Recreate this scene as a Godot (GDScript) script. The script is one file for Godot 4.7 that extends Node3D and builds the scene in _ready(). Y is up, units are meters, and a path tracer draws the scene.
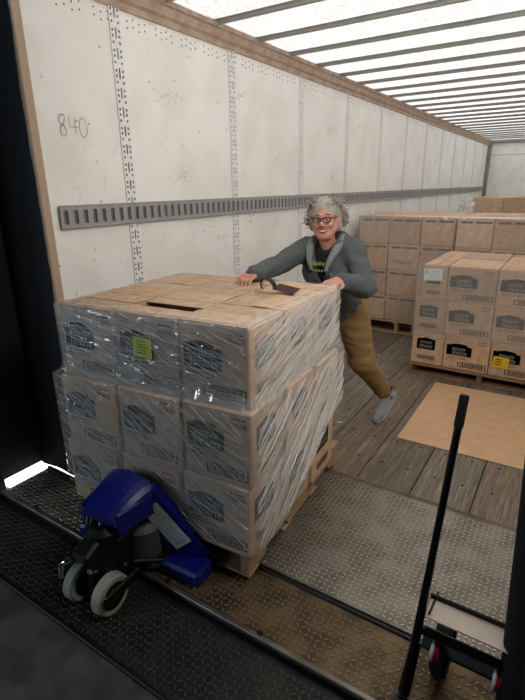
extends Node3D

const V0 := Vector3.ZERO
var used := {}
var M := {}
var cache := {}
var rng := RandomNumberGenerator.new()
var nz := FastNoiseLite.new()


func _ready() -> void:
	rng.seed = 7
	nz.seed = 3
	nz.frequency = 1.0
	# ---- camera -------------------------------------------------------------
	var cam := Camera3D.new()
	cam.name = "camera"
	cam.fov = rad_to_deg(2.0 * atan(350.0 / 476.0))
	cam.near = 0.05
	cam.far = 200.0
	var yaw := deg_to_rad(32.9)
	var pitch := deg_to_rad(19.0)
	var roll := deg_to_rad(-0.8)
	cam.transform = Transform3D(Basis(Vector3.UP, yaw) * Basis(Vector3.RIGHT, -pitch) * Basis(Vector3.BACK, roll), Vector3(0, 1.7, 0))
	add_child(cam)
	# ---- sky, sun, exposure ---------------------------------------------------
	var env := Environment.new()
	env.background_mode = Environment.BG_SKY
	var sky := Sky.new()
	var sm := ProceduralSkyMaterial.new()
	sm.sky_top_color = Color(0.62, 0.72, 0.86)
	sm.sky_horizon_color = Color(0.86, 0.88, 0.9)
	sm.ground_bottom_color = Color(0.4, 0.39, 0.37)
	sm.ground_horizon_color = Color(0.7, 0.7, 0.69)
	sm.sky_energy_multiplier = 2.9
	sky.sky_material = sm
	env.sky = sky
	env.tonemap_mode = Environment.TONE_MAPPER_LINEAR
	env.tonemap_exposure = 1.3
	env.sdfgi_enabled = true
	env.ssao_enabled = true
	env.ssil_enabled = true
	var we := WorldEnvironment.new()
	we.name = "surroundings"
	we.environment = env
	add_child(we)
	var sun := DirectionalLight3D.new()
	sun.name = "sun"
	sun.light_color = Color(1.0, 0.95, 0.88)
	sun.light_energy = 4.5
	sun.light_angular_distance = 2.0
	sun.shadow_enabled = true
	sun.look_at_from_position(Vector3(-7, 11, -4), V0)
	add_child(sun)
	materials()
	dock_light()
	# ---- structure ------------------------------------------------------------
	trailer()
	dock()
	leveler()
	# ---- objects ----------------------------------------------------------------
	main_load()
	far_loads()
	pallet_jack()
	hand_truck()
	small_things()
	person()


# ------------------------------------------------------------------ node helpers
func numbered(n: String) -> String:
	if not used.has(n):
		used[n] = 0
		return n
	used[n] += 1
	return "%s_%03d" % [n, used[n]]


func thing(n: String, label: String, category: String, at := V0, turn := 0.0, group := "") -> Node3D:
	var o := Node3D.new()
	o.name = numbered(n)
	o.position = at
	o.rotation.y = turn
	o.set_meta("label", label)
	o.set_meta("category", category)
	if group != "":
		o.set_meta("group", group)
	add_child(o)
	return o


func part(n: String, mesh: Mesh, m: Material, parent: Node, at := V0, basis := Basis()) -> MeshInstance3D:
	var o := MeshInstance3D.new()
	o.name = n
	o.mesh = mesh
	if m:
		o.material_override = m
	o.transform = Transform3D(basis, at)
	parent.add_child(o, true)
	return o


func structure(n: String, mesh: Mesh, m: Material, at := V0, basis := Basis()) -> MeshInstance3D:
	var o := MeshInstance3D.new()
	o.name = numbered(n)
	o.mesh = mesh
	o.material_override = m
	o.transform = Transform3D(basis, at)
	o.set_meta("kind", "structure")
	add_child(o)
	return o


func single(n: String, mesh: Mesh, m: Material, label: String, category: String, at := V0, basis := Basis(), group := "") -> MeshInstance3D:
	var o := MeshInstance3D.new()
	o.name = numbered(n)
	o.mesh = mesh
	o.material_override = m
	o.transform = Transform3D(basis, at)
	o.set_meta("label", label)
	o.set_meta("category", category)
	if group != "":
		o.set_meta("group", group)
	add_child(o)
	return o


# ------------------------------------------------------------------ mesh helpers
func begin() -> SurfaceTool:
	var st := SurfaceTool.new()
	st.begin(Mesh.PRIMITIVE_TRIANGLES)
	return st


func tri(st: SurfaceTool, a: Vector3, b: Vector3, c: Vector3, out: Vector3) -> void:
	var n := (b - a).cross(c - a)
	if n.length_squared() < 1e-18:
		return
	if n.dot(out) > 0:
		var t := b
		b = c
		c = t
	else:
		n = -n
	n = n.normalized()
	for v in [a, b, c]:
		st.set_normal(n)
		st.add_vertex(v)


func quad(st: SurfaceTool, a: Vector3, b: Vector3, c: Vector3, d: Vector3, out: Vector3) -> void:
	tri(st, a, b, c, out)
	tri(st, a, c, d, out)


func add_box(st: SurfaceTool, t: Transform3D, size: Vector3, ch := 0.003) -> void:
	var h := size / 2
	ch = minf(ch, minf(h.x, minf(h.y, h.z)) * 0.6)
	var pts := {}
	for sx in [-1, 1]:
		for sy in [-1, 1]:
			for sz in [-1, 1]:
				var k := [t * Vector3(sx * h.x, sy * (h.y - ch), sz * (h.z - ch)), t * Vector3(sx * (h.x - ch), sy * h.y, sz * (h.z - ch)), t * Vector3(sx * (h.x - ch), sy * (h.y - ch), sz * h.z)]
				pts[Vector3i(sx, sy, sz)] = k
				tri(st, k[0], k[1], k[2], t.basis * Vector3(sx, sy, sz))
	for ax in 3:
		var b1 := (ax + 1) % 3
		var b2 := (ax + 2) % 3
		for s in [-1, 1]:
			var q := []
			for uv in [[-1, -1], [1, -1], [1, 1], [-1, 1]]:
				var key := Vector3i.ZERO
				key[ax] = s
				key[b1] = uv[0]
				key[b2] = uv[1]
				q.append(pts[key][ax])
			var o := V0
			o[ax] = s
			quad(st, q[0], q[1], q[2], q[3], t.basis * o)
			for s2 in [-1, 1]:
				var ka := Vector3i.ZERO
				ka[b1] = s
				ka[b2] = s2
				ka[ax] = -1
				var kb := ka
				kb[ax] = 1
				var o2 := V0
				o2[b1] = s
				o2[b2] = s2
				quad(st, pts[ka][b1], pts[kb][b1], pts[kb][b2], pts[ka][b2], t.basis * o2)


func at(p: Vector3, b := Basis()) -> Transform3D:
	return Transform3D(b, p)


func box(sx: float, sy: float, sz: float, ch := 0.003) -> ArrayMesh:
	var key := "%.4f %.4f %.4f %.4f" % [sx, sy, sz, ch]
	if not cache.has(key):
		var st := begin()
		add_box(st, Transform3D(), Vector3(sx, sy, sz), ch)
		cache[key] = st.commit()
	return cache[key]


func add_tube(st: SurfaceTool, path: Array, radii: Array, seg := 10, flat := 1.0) -> void:
	# swept circle with caps; flat squashes it along the frame's second axis
	var n := path.size()
	var rings := []
	var u := V0
	for i in n:
		var d: Vector3 = (path[mini(i + 1, n - 1)] - path[maxi(i - 1, 0)]).normalized()
		if u == V0:
			u = d.cross(Vector3.UP if absf(d.y) < 0.9 else Vector3.RIGHT).normalized()
		u = (u - d * u.dot(d)).normalized()
		var v := d.cross(u)
		var r: float = radii[mini(i, radii.size() - 1)]
		var ring := []
		for k in seg:
			var a := TAU * k / seg
			ring.append([path[i] + u * cos(a) * r + v * sin(a) * r * flat, (u * cos(a) + v * sin(a)).normalized()])
		rings.append(ring)
	for i in n - 1:
		for k in seg:
			var k2 := (k + 1) % seg
			var q := [rings[i][k], rings[i][k2], rings[i + 1][k2], rings[i + 1][k]]
			for j in [[0, 1, 2], [0, 2, 3]]:
				var a0 = q[j[0]]
				var b0 = q[j[1]]
				var c0 = q[j[2]]
				if (b0[0] - a0[0]).cross(c0[0] - a0[0]).dot(a0[1] + b0[1] + c0[1]) > 0:
					var t0 = b0
					b0 = c0
					c0 = t0
				for w in [a0, b0, c0]:
					st.set_normal(w[1])
					st.add_vertex(w[0])
	for e in [0, n - 1]:
		var out: Vector3 = (path[0] - path[1]) if e == 0 else (path[n - 1] - path[n - 2])
		for k in seg:
			tri(st, path[e], rings[e][k][0], rings[e][(k + 1) % seg][0], out)


func tube(path: Array, radii: Array, seg := 10) -> ArrayMesh:
	var st := begin()
	add_tube(st, path, radii, seg)
	return st.commit()


func add_lathe(st: SurfaceTool, t: Transform3D, prof: Array, seg := 20) -> void:
	# profile of Vector2(radius, height) round the y axis, outside taken from the profile's turn
	for i in prof.size() - 1:
		var p: Vector2 = prof[i]
		var q: Vector2 = prof[i + 1]
		var nn := Vector2(q.y - p.y, p.x - q.x).normalized()
		for k in seg:
			var a := TAU * k / seg
			var b := TAU * (k + 1) / seg
			var da := Vector3(cos(a), 0, sin(a))
			var db := Vector3(cos(b), 0, sin(b))
			var up := Vector3.UP
			var vs := [[da * p.x + up * p.y, da], [db * p.x + up * p.y, db], [db * q.x + up * q.y, db], [da * q.x + up * q.y, da]]
			for j in [[0, 1, 2], [0, 2, 3]]:
				var f := [vs[j[0]], vs[j[1]], vs[j[2]]]
				var outn: Vector3 = ((da + db) * 0.5 * nn.x + up * nn.y)
				if (f[1][0] - f[0][0]).cross(f[2][0] - f[0][0]).dot(outn) > 0:
					f = [f[0], f[2], f[1]]
				for w in f:
					st.set_normal((t.basis * (w[1] * nn.x + up * nn.y)).normalized())
					st.add_vertex(t * w[0])


func lathe(prof: Array, seg := 20) -> ArrayMesh:
	var st := begin()
	add_lathe(st, Transform3D(), prof, seg)
	return st.commit()


func add_prism(st: SurfaceTool, t: Transform3D, poly: PackedVector2Array, depth: float) -> void:
	var idx := Geometry2D.triangulate_polygon(poly)
	for z in [0.0, depth]:
		for i in range(0, idx.size(), 3):
			var v := []
			for j in 3:
				v.append(t * Vector3(poly[idx[i + j]].x, poly[idx[i + j]].y, z))
			tri(st, v[0], v[1], v[2], t.basis * Vector3(0, 0, -1 if z == 0.0 else 1))
	if depth == 0.0:
		return
	var ccw := not Geometry2D.is_polygon_clockwise(poly)
	for i in poly.size():
		var a := poly[i]
		var b := poly[(i + 1) % poly.size()]
		var e := b - a
		var o := Vector3(e.y, -e.x, 0) if ccw else Vector3(-e.y, e.x, 0)
		quad(st, t * Vector3(a.x, a.y, 0), t * Vector3(b.x, b.y, 0), t * Vector3(b.x, b.y, depth), t * Vector3(a.x, a.y, depth), t.basis * o)


func prism(poly: PackedVector2Array, depth: float) -> ArrayMesh:
	var st := begin()
	add_prism(st, Transform3D(), poly, depth)
	return st.commit()


func grid_plate(xs: Array, ys: Array, hole: Callable, depth: float) -> ArrayMesh:
	# a plate in the xy plane facing +z, with real openings
	var st := begin()
	for i in xs.size() - 1:
		for j in ys.size() - 1:
			var a := Vector3(xs[i], ys[j], 0)
			var b := Vector3(xs[i + 1], ys[j], 0)
			var c := Vector3(xs[i + 1], ys[j + 1], 0)
			var d := Vector3(xs[i], ys[j + 1], 0)
			if not hole.call(i, j):
				quad(st, a, b, c, d, Vector3.BACK)
			else:
				var mid := (a + c) / 2
				var back := Vector3(0, 0, -depth)
				for e in [[a, b], [b, c], [c, d], [d, a]]:
					quad(st, e[0], e[1], e[1] + back, e[0] + back, mid - (e[0] + e[1]) / 2)
	# outer rim
	var x0: float = xs[0]
	var x1: float = xs[-1]
	var y0: float = ys[0]
	var y1: float = ys[-1]
	var r := [Vector3(x0, y0, 0), Vector3(x1, y0, 0), Vector3(x1, y1, 0), Vector3(x0, y1, 0)]
	for k in 4:
		var p: Vector3 = r[k]
		var q: Vector3 = r[(k + 1) % 4]
		quad(st, p, q, q + Vector3(0, 0, -depth), p + Vector3(0, 0, -depth), (p + q) / 2 - Vector3((x0 + x1) / 2, (y0 + y1) / 2, 0))
	return st.commit()


func letters(text: String, height: float, serif := false) -> TextMesh:
	var t := TextMesh.new()
	var f := SystemFont.new()
	f.font_names = PackedStringArray(["Droid Serif" if serif else "Droid Sans"])
	t.font = f
	t.text = text
	t.font_size = 32
	t.pixel_size = height / 23.0
	t.depth = 0.0
	t.curve_step = 4.0
	return t


# ------------------------------------------------------------------ materials
func mat(key: String, c: Color, rough := 0.7, metal := 0.0) -> StandardMaterial3D:
	var m := StandardMaterial3D.new()
	m.resource_name = key
	m.albedo_color = c
	m.roughness = rough
	m.metallic = metal
	M[key] = m
	return m


func textured(key: String, img: Image, scale: Vector3, rough := 0.7, metal := 0.0, world := false) -> StandardMaterial3D:
	var m := mat(key, Color.WHITE, rough, metal)
	m.albedo_texture = ImageTexture.create_from_image(img)
	m.uv1_triplanar = true
	m.uv1_world_triplanar = world
	m.uv1_scale = scale
	m.uv1_triplanar_sharpness = 8.0
	return m


func cloud_image(w: int, h: int, base: Color, dark: Color, freq: float, amount: float, grain: float, sd: int) -> Image:
	# tiling blotches and grain between two colours
	var im := Image.create(w, h, false, Image.FORMAT_RGB8)
	var n := FastNoiseLite.new()
	n.seed = sd
	n.frequency = freq / w
	n.fractal_octaves = 5
	var s := n.get_seamless_image(w, h, false, false, 0.2)
	var r := RandomNumberGenerator.new()
	r.seed = sd
	for y in h:
		for x in w:
			var k := smoothstep(0.2, 0.8, s.get_pixel(x, y).r) * amount + r.randf() * grain
			im.set_pixel(x, y, base.lerp(dark, clampf(k, 0, 1)))
	return im


func stroke(im: Image, p: Vector2, q: Vector2, wide: float, c: Color, a: float) -> void:
	var n := int(p.distance_to(q)) + 1
	for i in n + 1:
		var s := p.lerp(q, float(i) / n)
		for dx in range(-int(wide), int(wide) + 1):
			for dy in range(-int(wide), int(wide) + 1):
				var x := posmod(int(s.x) + dx, im.get_width())
				var y := posmod(int(s.y) + dy, im.get_height())
				im.set_pixel(x, y, im.get_pixel(x, y).lerp(c, a))


func materials() -> void:
	var r := RandomNumberGenerator.new()
	r.seed = 11
	# trailer lining: off-white reinforced plastic with scuffs and specks
	var wall := cloud_image(768, 768, Color(0.97, 0.96, 0.94), Color(0.925, 0.91, 0.88), 4.8, 0.7, 0.12, 21)
	for i in 90:
		var p := Vector2(r.randf() * 768, r.randf() * 768)
		var d := Vector2.from_angle(r.randfn(0.0, 0.9)) * r.randf_range(3, 34)
		stroke(wall, p, p + d, 0.0, Color(0.5, 0.47, 0.43), r.randf_range(0.1, 0.4))
	for i in 120:
		var p := Vector2(r.randf() * 768, r.randf() * 768)
		stroke(wall, p, p, r.randi_range(0, 1), Color(0.4, 0.37, 0.33), r.randf_range(0.2, 0.6))
	for i in 14:
		var p := Vector2(r.randf() * 768, r.randf() * 768)
		for k in 40:
			var o := Vector2(r.randfn(0, 16), r.randfn(0, 9))
			stroke(wall, p + o, p + o + Vector2(r.randfn(0, 3), 0), 1.0, Color(0.7, 0.66, 0.6), 0.09)
	textured("lining", wall, Vector3(0.42, 0.42, 0.42), 0.42, 0.0, true)
	textured("bulkhead", wall, Vector3(0.55, 0.55, 0.55), 0.6, 0.0, true)
	# hardwood trailer floor, laminated strips with worn grain
	var wood := Image.create(512, 1024, false, Image.FORMAT_RGB8)
	var wn := FastNoiseLite.new()
	wn.seed = 5
	wn.frequency = 0.02
	wn.fractal_octaves = 4
	var tones := []
	for s in 10:
		tones.append(r.randf_range(0.0, 1.0))
	for y in 1024:
		for x in 512:
			var s := x / 51
			var g := wn.get_noise_2d(x * 9.0, y * 0.22 + s * 300.0)
			var blot := wn.get_noise_2d(x * 1.4 + 900.0, y * 0.16)
			var v := clampf(0.45 + g * 0.8 + (tones[mini(s, 9)] - 0.5) * 0.35 + blot * 0.45, 0, 1)
			var c := Color(0.33, 0.29, 0.25).lerp(Color(0.60, 0.545, 0.485), v)
			if x % 51 == 0:
				c = c.darkened(0.35)
			wood.set_pixel(x, y, c)
	for i in 90:
		var p := Vector2(r.randf() * 512, r.randf() * 1024)
		stroke(wood, p, p + Vector2(r.randfn(0, 8), r.randf_range(10, 90)), 0.0, Color(0.14, 0.12, 0.1), r.randf_range(0.2, 0.5))
	for k in 3:
		var m := textured("plank%d" % k, wood, Vector3(3.1, 1.0, 0.85), 0.62)
		m.uv1_offset = Vector3(k * 0.37, 0, k * 0.31)
		m.albedo_color = [Color(1, 1, 1), Color(0.9, 0.88, 0.86), Color(1.0, 0.96, 0.92)][k]
	# steel tread plate with rust and grime
	var steel := cloud_image(512, 512, Color(0.52, 0.5, 0.46), Color(0.4, 0.37, 0.32), 6.4, 0.8, 0.14, 31)
	textured("tread", steel, Vector3(0.9, 0.9, 0.9), 0.42, 0.75, true)
	var rust := cloud_image(512, 512, Color(0.44, 0.36, 0.255), Color(0.25, 0.2, 0.14), 7.2, 0.8, 0.16, 33)
	textured("tread_rusty", rust, Vector3(0.9, 0.9, 0.9), 0.5, 0.6, true)
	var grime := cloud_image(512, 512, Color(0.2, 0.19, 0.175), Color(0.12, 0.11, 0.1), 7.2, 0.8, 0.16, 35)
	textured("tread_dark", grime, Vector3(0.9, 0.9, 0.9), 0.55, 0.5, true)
	textured("concrete", cloud_image(512, 512, Color(0.33, 0.33, 0.31), Color(0.2, 0.2, 0.185), 6.0, 0.9, 0.12, 41), Vector3(0.6, 0.6, 0.6), 0.7, 0.0, true)
	textured("yard", cloud_image(256, 256, Color(0.72, 0.71, 0.69), Color(0.6, 0.59, 0.57), 6.0, 0.8, 0.1, 43), Vector3(0.3, 0.3, 0.3), 0.9, 0.0, true)
	# translucent fibreglass roof
	var roof := cloud_image(512, 512, Color(0.98, 0.965, 0.94), Color(0.76, 0.73, 0.685), 22.0, 0.6, 0.12, 51)
	for i in 500:
		var p := Vector2(r.randf() * 512, r.randf() * 512)
		stroke(roof, p, p + Vector2.from_angle(r.randf() * TAU) * r.randf_range(6, 40), 0.0, Color(0.74, 0.71, 0.66) if i % 2 else Color(0.98, 0.97, 0.95), 0.2)
	for i in 10:
		var p := Vector2(r.randf() * 512, r.randf() * 512)
		for k in 50:
			stroke(roof, p + Vector2(r.randfn(0, 22), r.randfn(0, 8)), p + Vector2(r.randfn(0, 22), r.randfn(0, 8)), 0.0, Color(0.6, 0.5, 0.42), 0.05)
	var rf := textured("fibreglass", roof, Vector3(0.8, 0.8, 0.8), 0.5, 0.0, true)
	rf.backlight_enabled = true
	rf.backlight = Color(0.527, 0.51, 0.482)
	rf.cull_mode = BaseMaterial3D.CULL_DISABLED
	# cardboard
	var card := cloud_image(256, 256, Color(0.81, 0.695, 0.585), Color(0.74, 0.62, 0.51), 6.0, 0.8, 0.16, 61)
	for k in 3:
		var m := textured("card%d" % k, card, Vector3(2.2, 2.2, 2.2), 0.85)
		m.albedo_color = [Color(1, 1, 1), Color(0.93, 0.925, 0.92), Color(1.0, 0.97, 0.93)][k]
	var sheet := textured("card_sheet", cloud_image(256, 256, Color(0.8, 0.685, 0.57), Color(0.75, 0.63, 0.515), 8.0, 0.5, 0.1, 63), Vector3(0.9, 0.9, 0.9), 0.85)
	sheet.albedo_color = Color(1.0, 0.95, 0.88)
	mat("card_inside", Color(0.5, 0.39, 0.28), 0.9)
	mat("ink", Color(0.075, 0.075, 0.085), 0.75)
	mat("ink_soft", Color(0.24, 0.2, 0.17), 0.85)
	mat("ink_pale", Color(0.68, 0.66, 0.62), 0.8)
	mat("marker", Color(0.2, 0.11, 0.1), 0.8)
	mat("pencil", Color(0.68, 0.66, 0.62), 0.8)
	mat("yellow_label", Color(0.76, 0.78, 0.2), 0.6)
	mat("amber_label", Color(0.85, 0.7, 0.1), 0.6)
	mat("paper", Color(0.8, 0.82, 0.82), 0.7)
	mat("print_grey", Color(0.67, 0.69, 0.7), 0.8)
	# stretch film and its folds
	var film := mat("film", Color(0.84, 0.84, 0.83, 0.17), 0.06)
	film.transparency = BaseMaterial3D.TRANSPARENCY_ALPHA
	film.cull_mode = BaseMaterial3D.CULL_DISABLED
	film.metallic_specular = 0.6
	mat("film_plain", Color(0.86, 0.87, 0.88, 0.13), 0.1)
	M.film_plain.transparency = BaseMaterial3D.TRANSPARENCY_ALPHA
	M.film_plain.cull_mode = BaseMaterial3D.CULL_DISABLED
	var fold := mat("film_fold", Color(0.9, 0.885, 0.86, 0.42), 0.12)
	fold.transparency = BaseMaterial3D.TRANSPARENCY_ALPHA
	fold.cull_mode = BaseMaterial3D.CULL_DISABLED
	fold.metallic_specular = 0.7
	var hazy := mat("film_hazy", Color(0.8, 0.78, 0.76, 0.26), 0.15)
	hazy.transparency = BaseMaterial3D.TRANSPARENCY_ALPHA
	hazy.cull_mode = BaseMaterial3D.CULL_DISABLED
	mat("lug", Color(0.7, 0.67, 0.61), 0.33, 0.8)
	mat("lug_rusty", Color(0.52, 0.44, 0.33), 0.42, 0.7)
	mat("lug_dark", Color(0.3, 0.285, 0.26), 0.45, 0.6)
	# pallet timber
	var tim := Image.create(256, 256, false, Image.FORMAT_RGB8)
	for y in 256:
		for x in 256:
			var g := wn.get_noise_2d(x * 1.2, y * 12.0)
			tim.set_pixel(x, y, Color(0.56, 0.44, 0.32).lerp(Color(0.72, 0.6, 0.46), clampf(0.5 + g, 0, 1)))
	textured("timber", tim, Vector3(1.5, 3.0, 1.5), 0.85)
	var tim2 := textured("timber_old", tim, Vector3(1.5, 3.0, 1.5), 0.85)
	tim2.albedo_color = Color(0.8, 0.76, 0.72)
	# metals, paints, plastics
	mat("aluminium", Color(0.62, 0.62, 0.61), 0.42, 0.7)
	mat("galvanised", Color(0.5, 0.505, 0.5), 0.45, 0.6)
	mat("bow", Color(0.55, 0.535, 0.51), 0.6, 0.15)
	var rr := textured("roof_rail", cloud_image(256, 256, Color(0.8, 0.71, 0.64), Color(0.7, 0.6, 0.52), 8.0, 0.8, 0.15, 71), Vector3(1, 1, 1), 0.6, 0.2, true)
	rr.metallic_specular = 0.4
	mat("post_white", Color(0.93, 0.92, 0.91), 0.45)
	mat("cavity", Color(0.2, 0.195, 0.19), 0.9)
	mat("cavity_black", Color(0.05, 0.05, 0.05), 0.9)
	mat("track_grey", Color(0.62, 0.62, 0.62), 0.45, 0.2)
	mat("rear_post", Color(0.72, 0.62, 0.52), 0.7)
	mat("vinyl", Color(0.035, 0.036, 0.035), 0.75)
	mat("dark_wall", Color(0.1, 0.1, 0.1), 0.85)
	mat("ware_wall", Color(0.42, 0.42, 0.41), 0.85)
	mat("blue_paint", Color(0.045, 0.085, 0.42), 0.35)
	mat("black_steel", Color(0.05, 0.05, 0.053), 0.45, 0.2)
	mat("black_gloss", Color(0.022, 0.023, 0.026), 0.28)
	mat("rubber", Color(0.04, 0.04, 0.04), 0.85)
	mat("tyre_cream", Color(0.62, 0.61, 0.55), 0.6)
	mat("chrome", Color(0.8, 0.8, 0.8), 0.18, 1.0)
	mat("worn_steel", Color(0.68, 0.63, 0.58), 0.5, 0.35)
	mat("grey_steel", Color(0.3, 0.32, 0.31), 0.55, 0.3)
	mat("red_hub", Color(0.55, 0.06, 0.1), 0.4)
	mat("white_plastic", Color(0.7, 0.7, 0.7), 0.4)
	# person
	var skin := mat("skin", Color(0.76, 0.54, 0.46), 0.5)
	skin.subsurf_scatter_enabled = true
	skin.subsurf_scatter_strength = 0.15
	mat("lip", Color(0.62, 0.25, 0.24), 0.45)
	mat("mouth_dark", Color(0.2, 0.06, 0.06), 0.6)
	mat("teeth", Color(0.92, 0.9, 0.86), 0.3)
	mat("hair", Color(0.62, 0.58, 0.54), 0.7)
	mat("hoodie", Color(0.31, 0.33, 0.33), 0.95)
	mat("hoodie_trim", Color(0.46, 0.475, 0.47), 0.95)
	mat("shirt", Color(0.1, 0.105, 0.115), 0.95)
	mat("shirt_print", Color(0.56, 0.53, 0.2), 0.9)
	mat("khaki", Color(0.53, 0.41, 0.26), 0.95)
	mat("sock", Color(0.16, 0.15, 0.16), 0.95)
	mat("shoe_upper", Color(0.55, 0.55, 0.58), 0.7)
	mat("shoe_sole", Color(0.68, 0.74, 0.8), 0.6)
	mat("frames", Color(0.03, 0.03, 0.035), 0.3)
	mat("iris", Color(0.1, 0.07, 0.05), 0.2)
	mat("eye_white", Color(0.85, 0.83, 0.8), 0.3)
	mat("brow", Color(0.4, 0.34, 0.3), 0.9)
	mat("logo_pale", Color(0.5, 0.52, 0.52), 0.9)
	var lens := mat("lens", Color(0.9, 0.95, 0.95, 0.06), 0.05)
	lens.transparency = BaseMaterial3D.TRANSPARENCY_ALPHA
	var lampm := mat("lamp_glow", Color(1, 1, 1), 0.5)
	lampm.emission_enabled = true
	lampm.emission = Color(0.92, 0.96, 1.0)
	lampm.emission_energy_multiplier = 4.0


# ------------------------------------------------------------------ lights of the place
func lamp(label: String, head: Vector3, aim: Vector3, wall: Vector3, size: Vector2, c: Color, energy: float) -> void:
	# flat loading lamp on an arm; the light stands just before its glass
	var t := thing("dock_lamp", label, "lamp", head)
	var look := Basis.looking_at((aim - head).normalized())
	part("housing", box(size.x + 0.06, size.y + 0.06, 0.06, 0.01), M.black_steel, t, look * Vector3(0, 0, 0.045), look)
	part("lamp_glass", box(size.x, size.y, 0.012, 0.002), M.lamp_glow, t, look * Vector3(0, 0, 0.006), look)
	part("arm", tube([look * Vector3(0, 0, 0.06), look * Vector3(0, 0, 0.1), wall - head], [0.022], 8), M.black_steel, t)
	var a := AreaLight3D.new()
	a.name = "dock_lamp_beam"
	a.area_size = size
	a.light_color = c
	a.light_energy = energy
	a.area_range = 30.0
	a.shadow_enabled = true
	a.transform = Transform3D(look, head + look * Vector3(0, 0, -0.012))
	add_child(a, true)


func dock_light() -> void:
	# loading lamp on the right door jamb shining into the trailer, and a dim one behind the camera
	lamp("flat loading lamp on the right door jamb aimed into the trailer", Vector3(0.02, 2.4, -1.36), Vector3(-1.1, 0.6, -4.0), Vector3(0.66, 2.4, -1.3), Vector2(0.7, 0.4), Color(1.0, 0.98, 0.95), 1.6)
	lamp("long cool strip lamp hanging behind the camera", Vector3(-4.0, 1.75, 2.4), Vector3(-1.6, 0.9, -1.4), Vector3(-4.0, 4.45, 2.6), Vector2(2.8, 0.26), Color(0.8, 0.9, 1.0), 3.3)


# ------------------------------------------------------------------ trailer shell
const XL := -2.3
const XR := 0.27
const ZR := -1.56
const ZF := -14.6
const YC := 2.74


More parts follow.
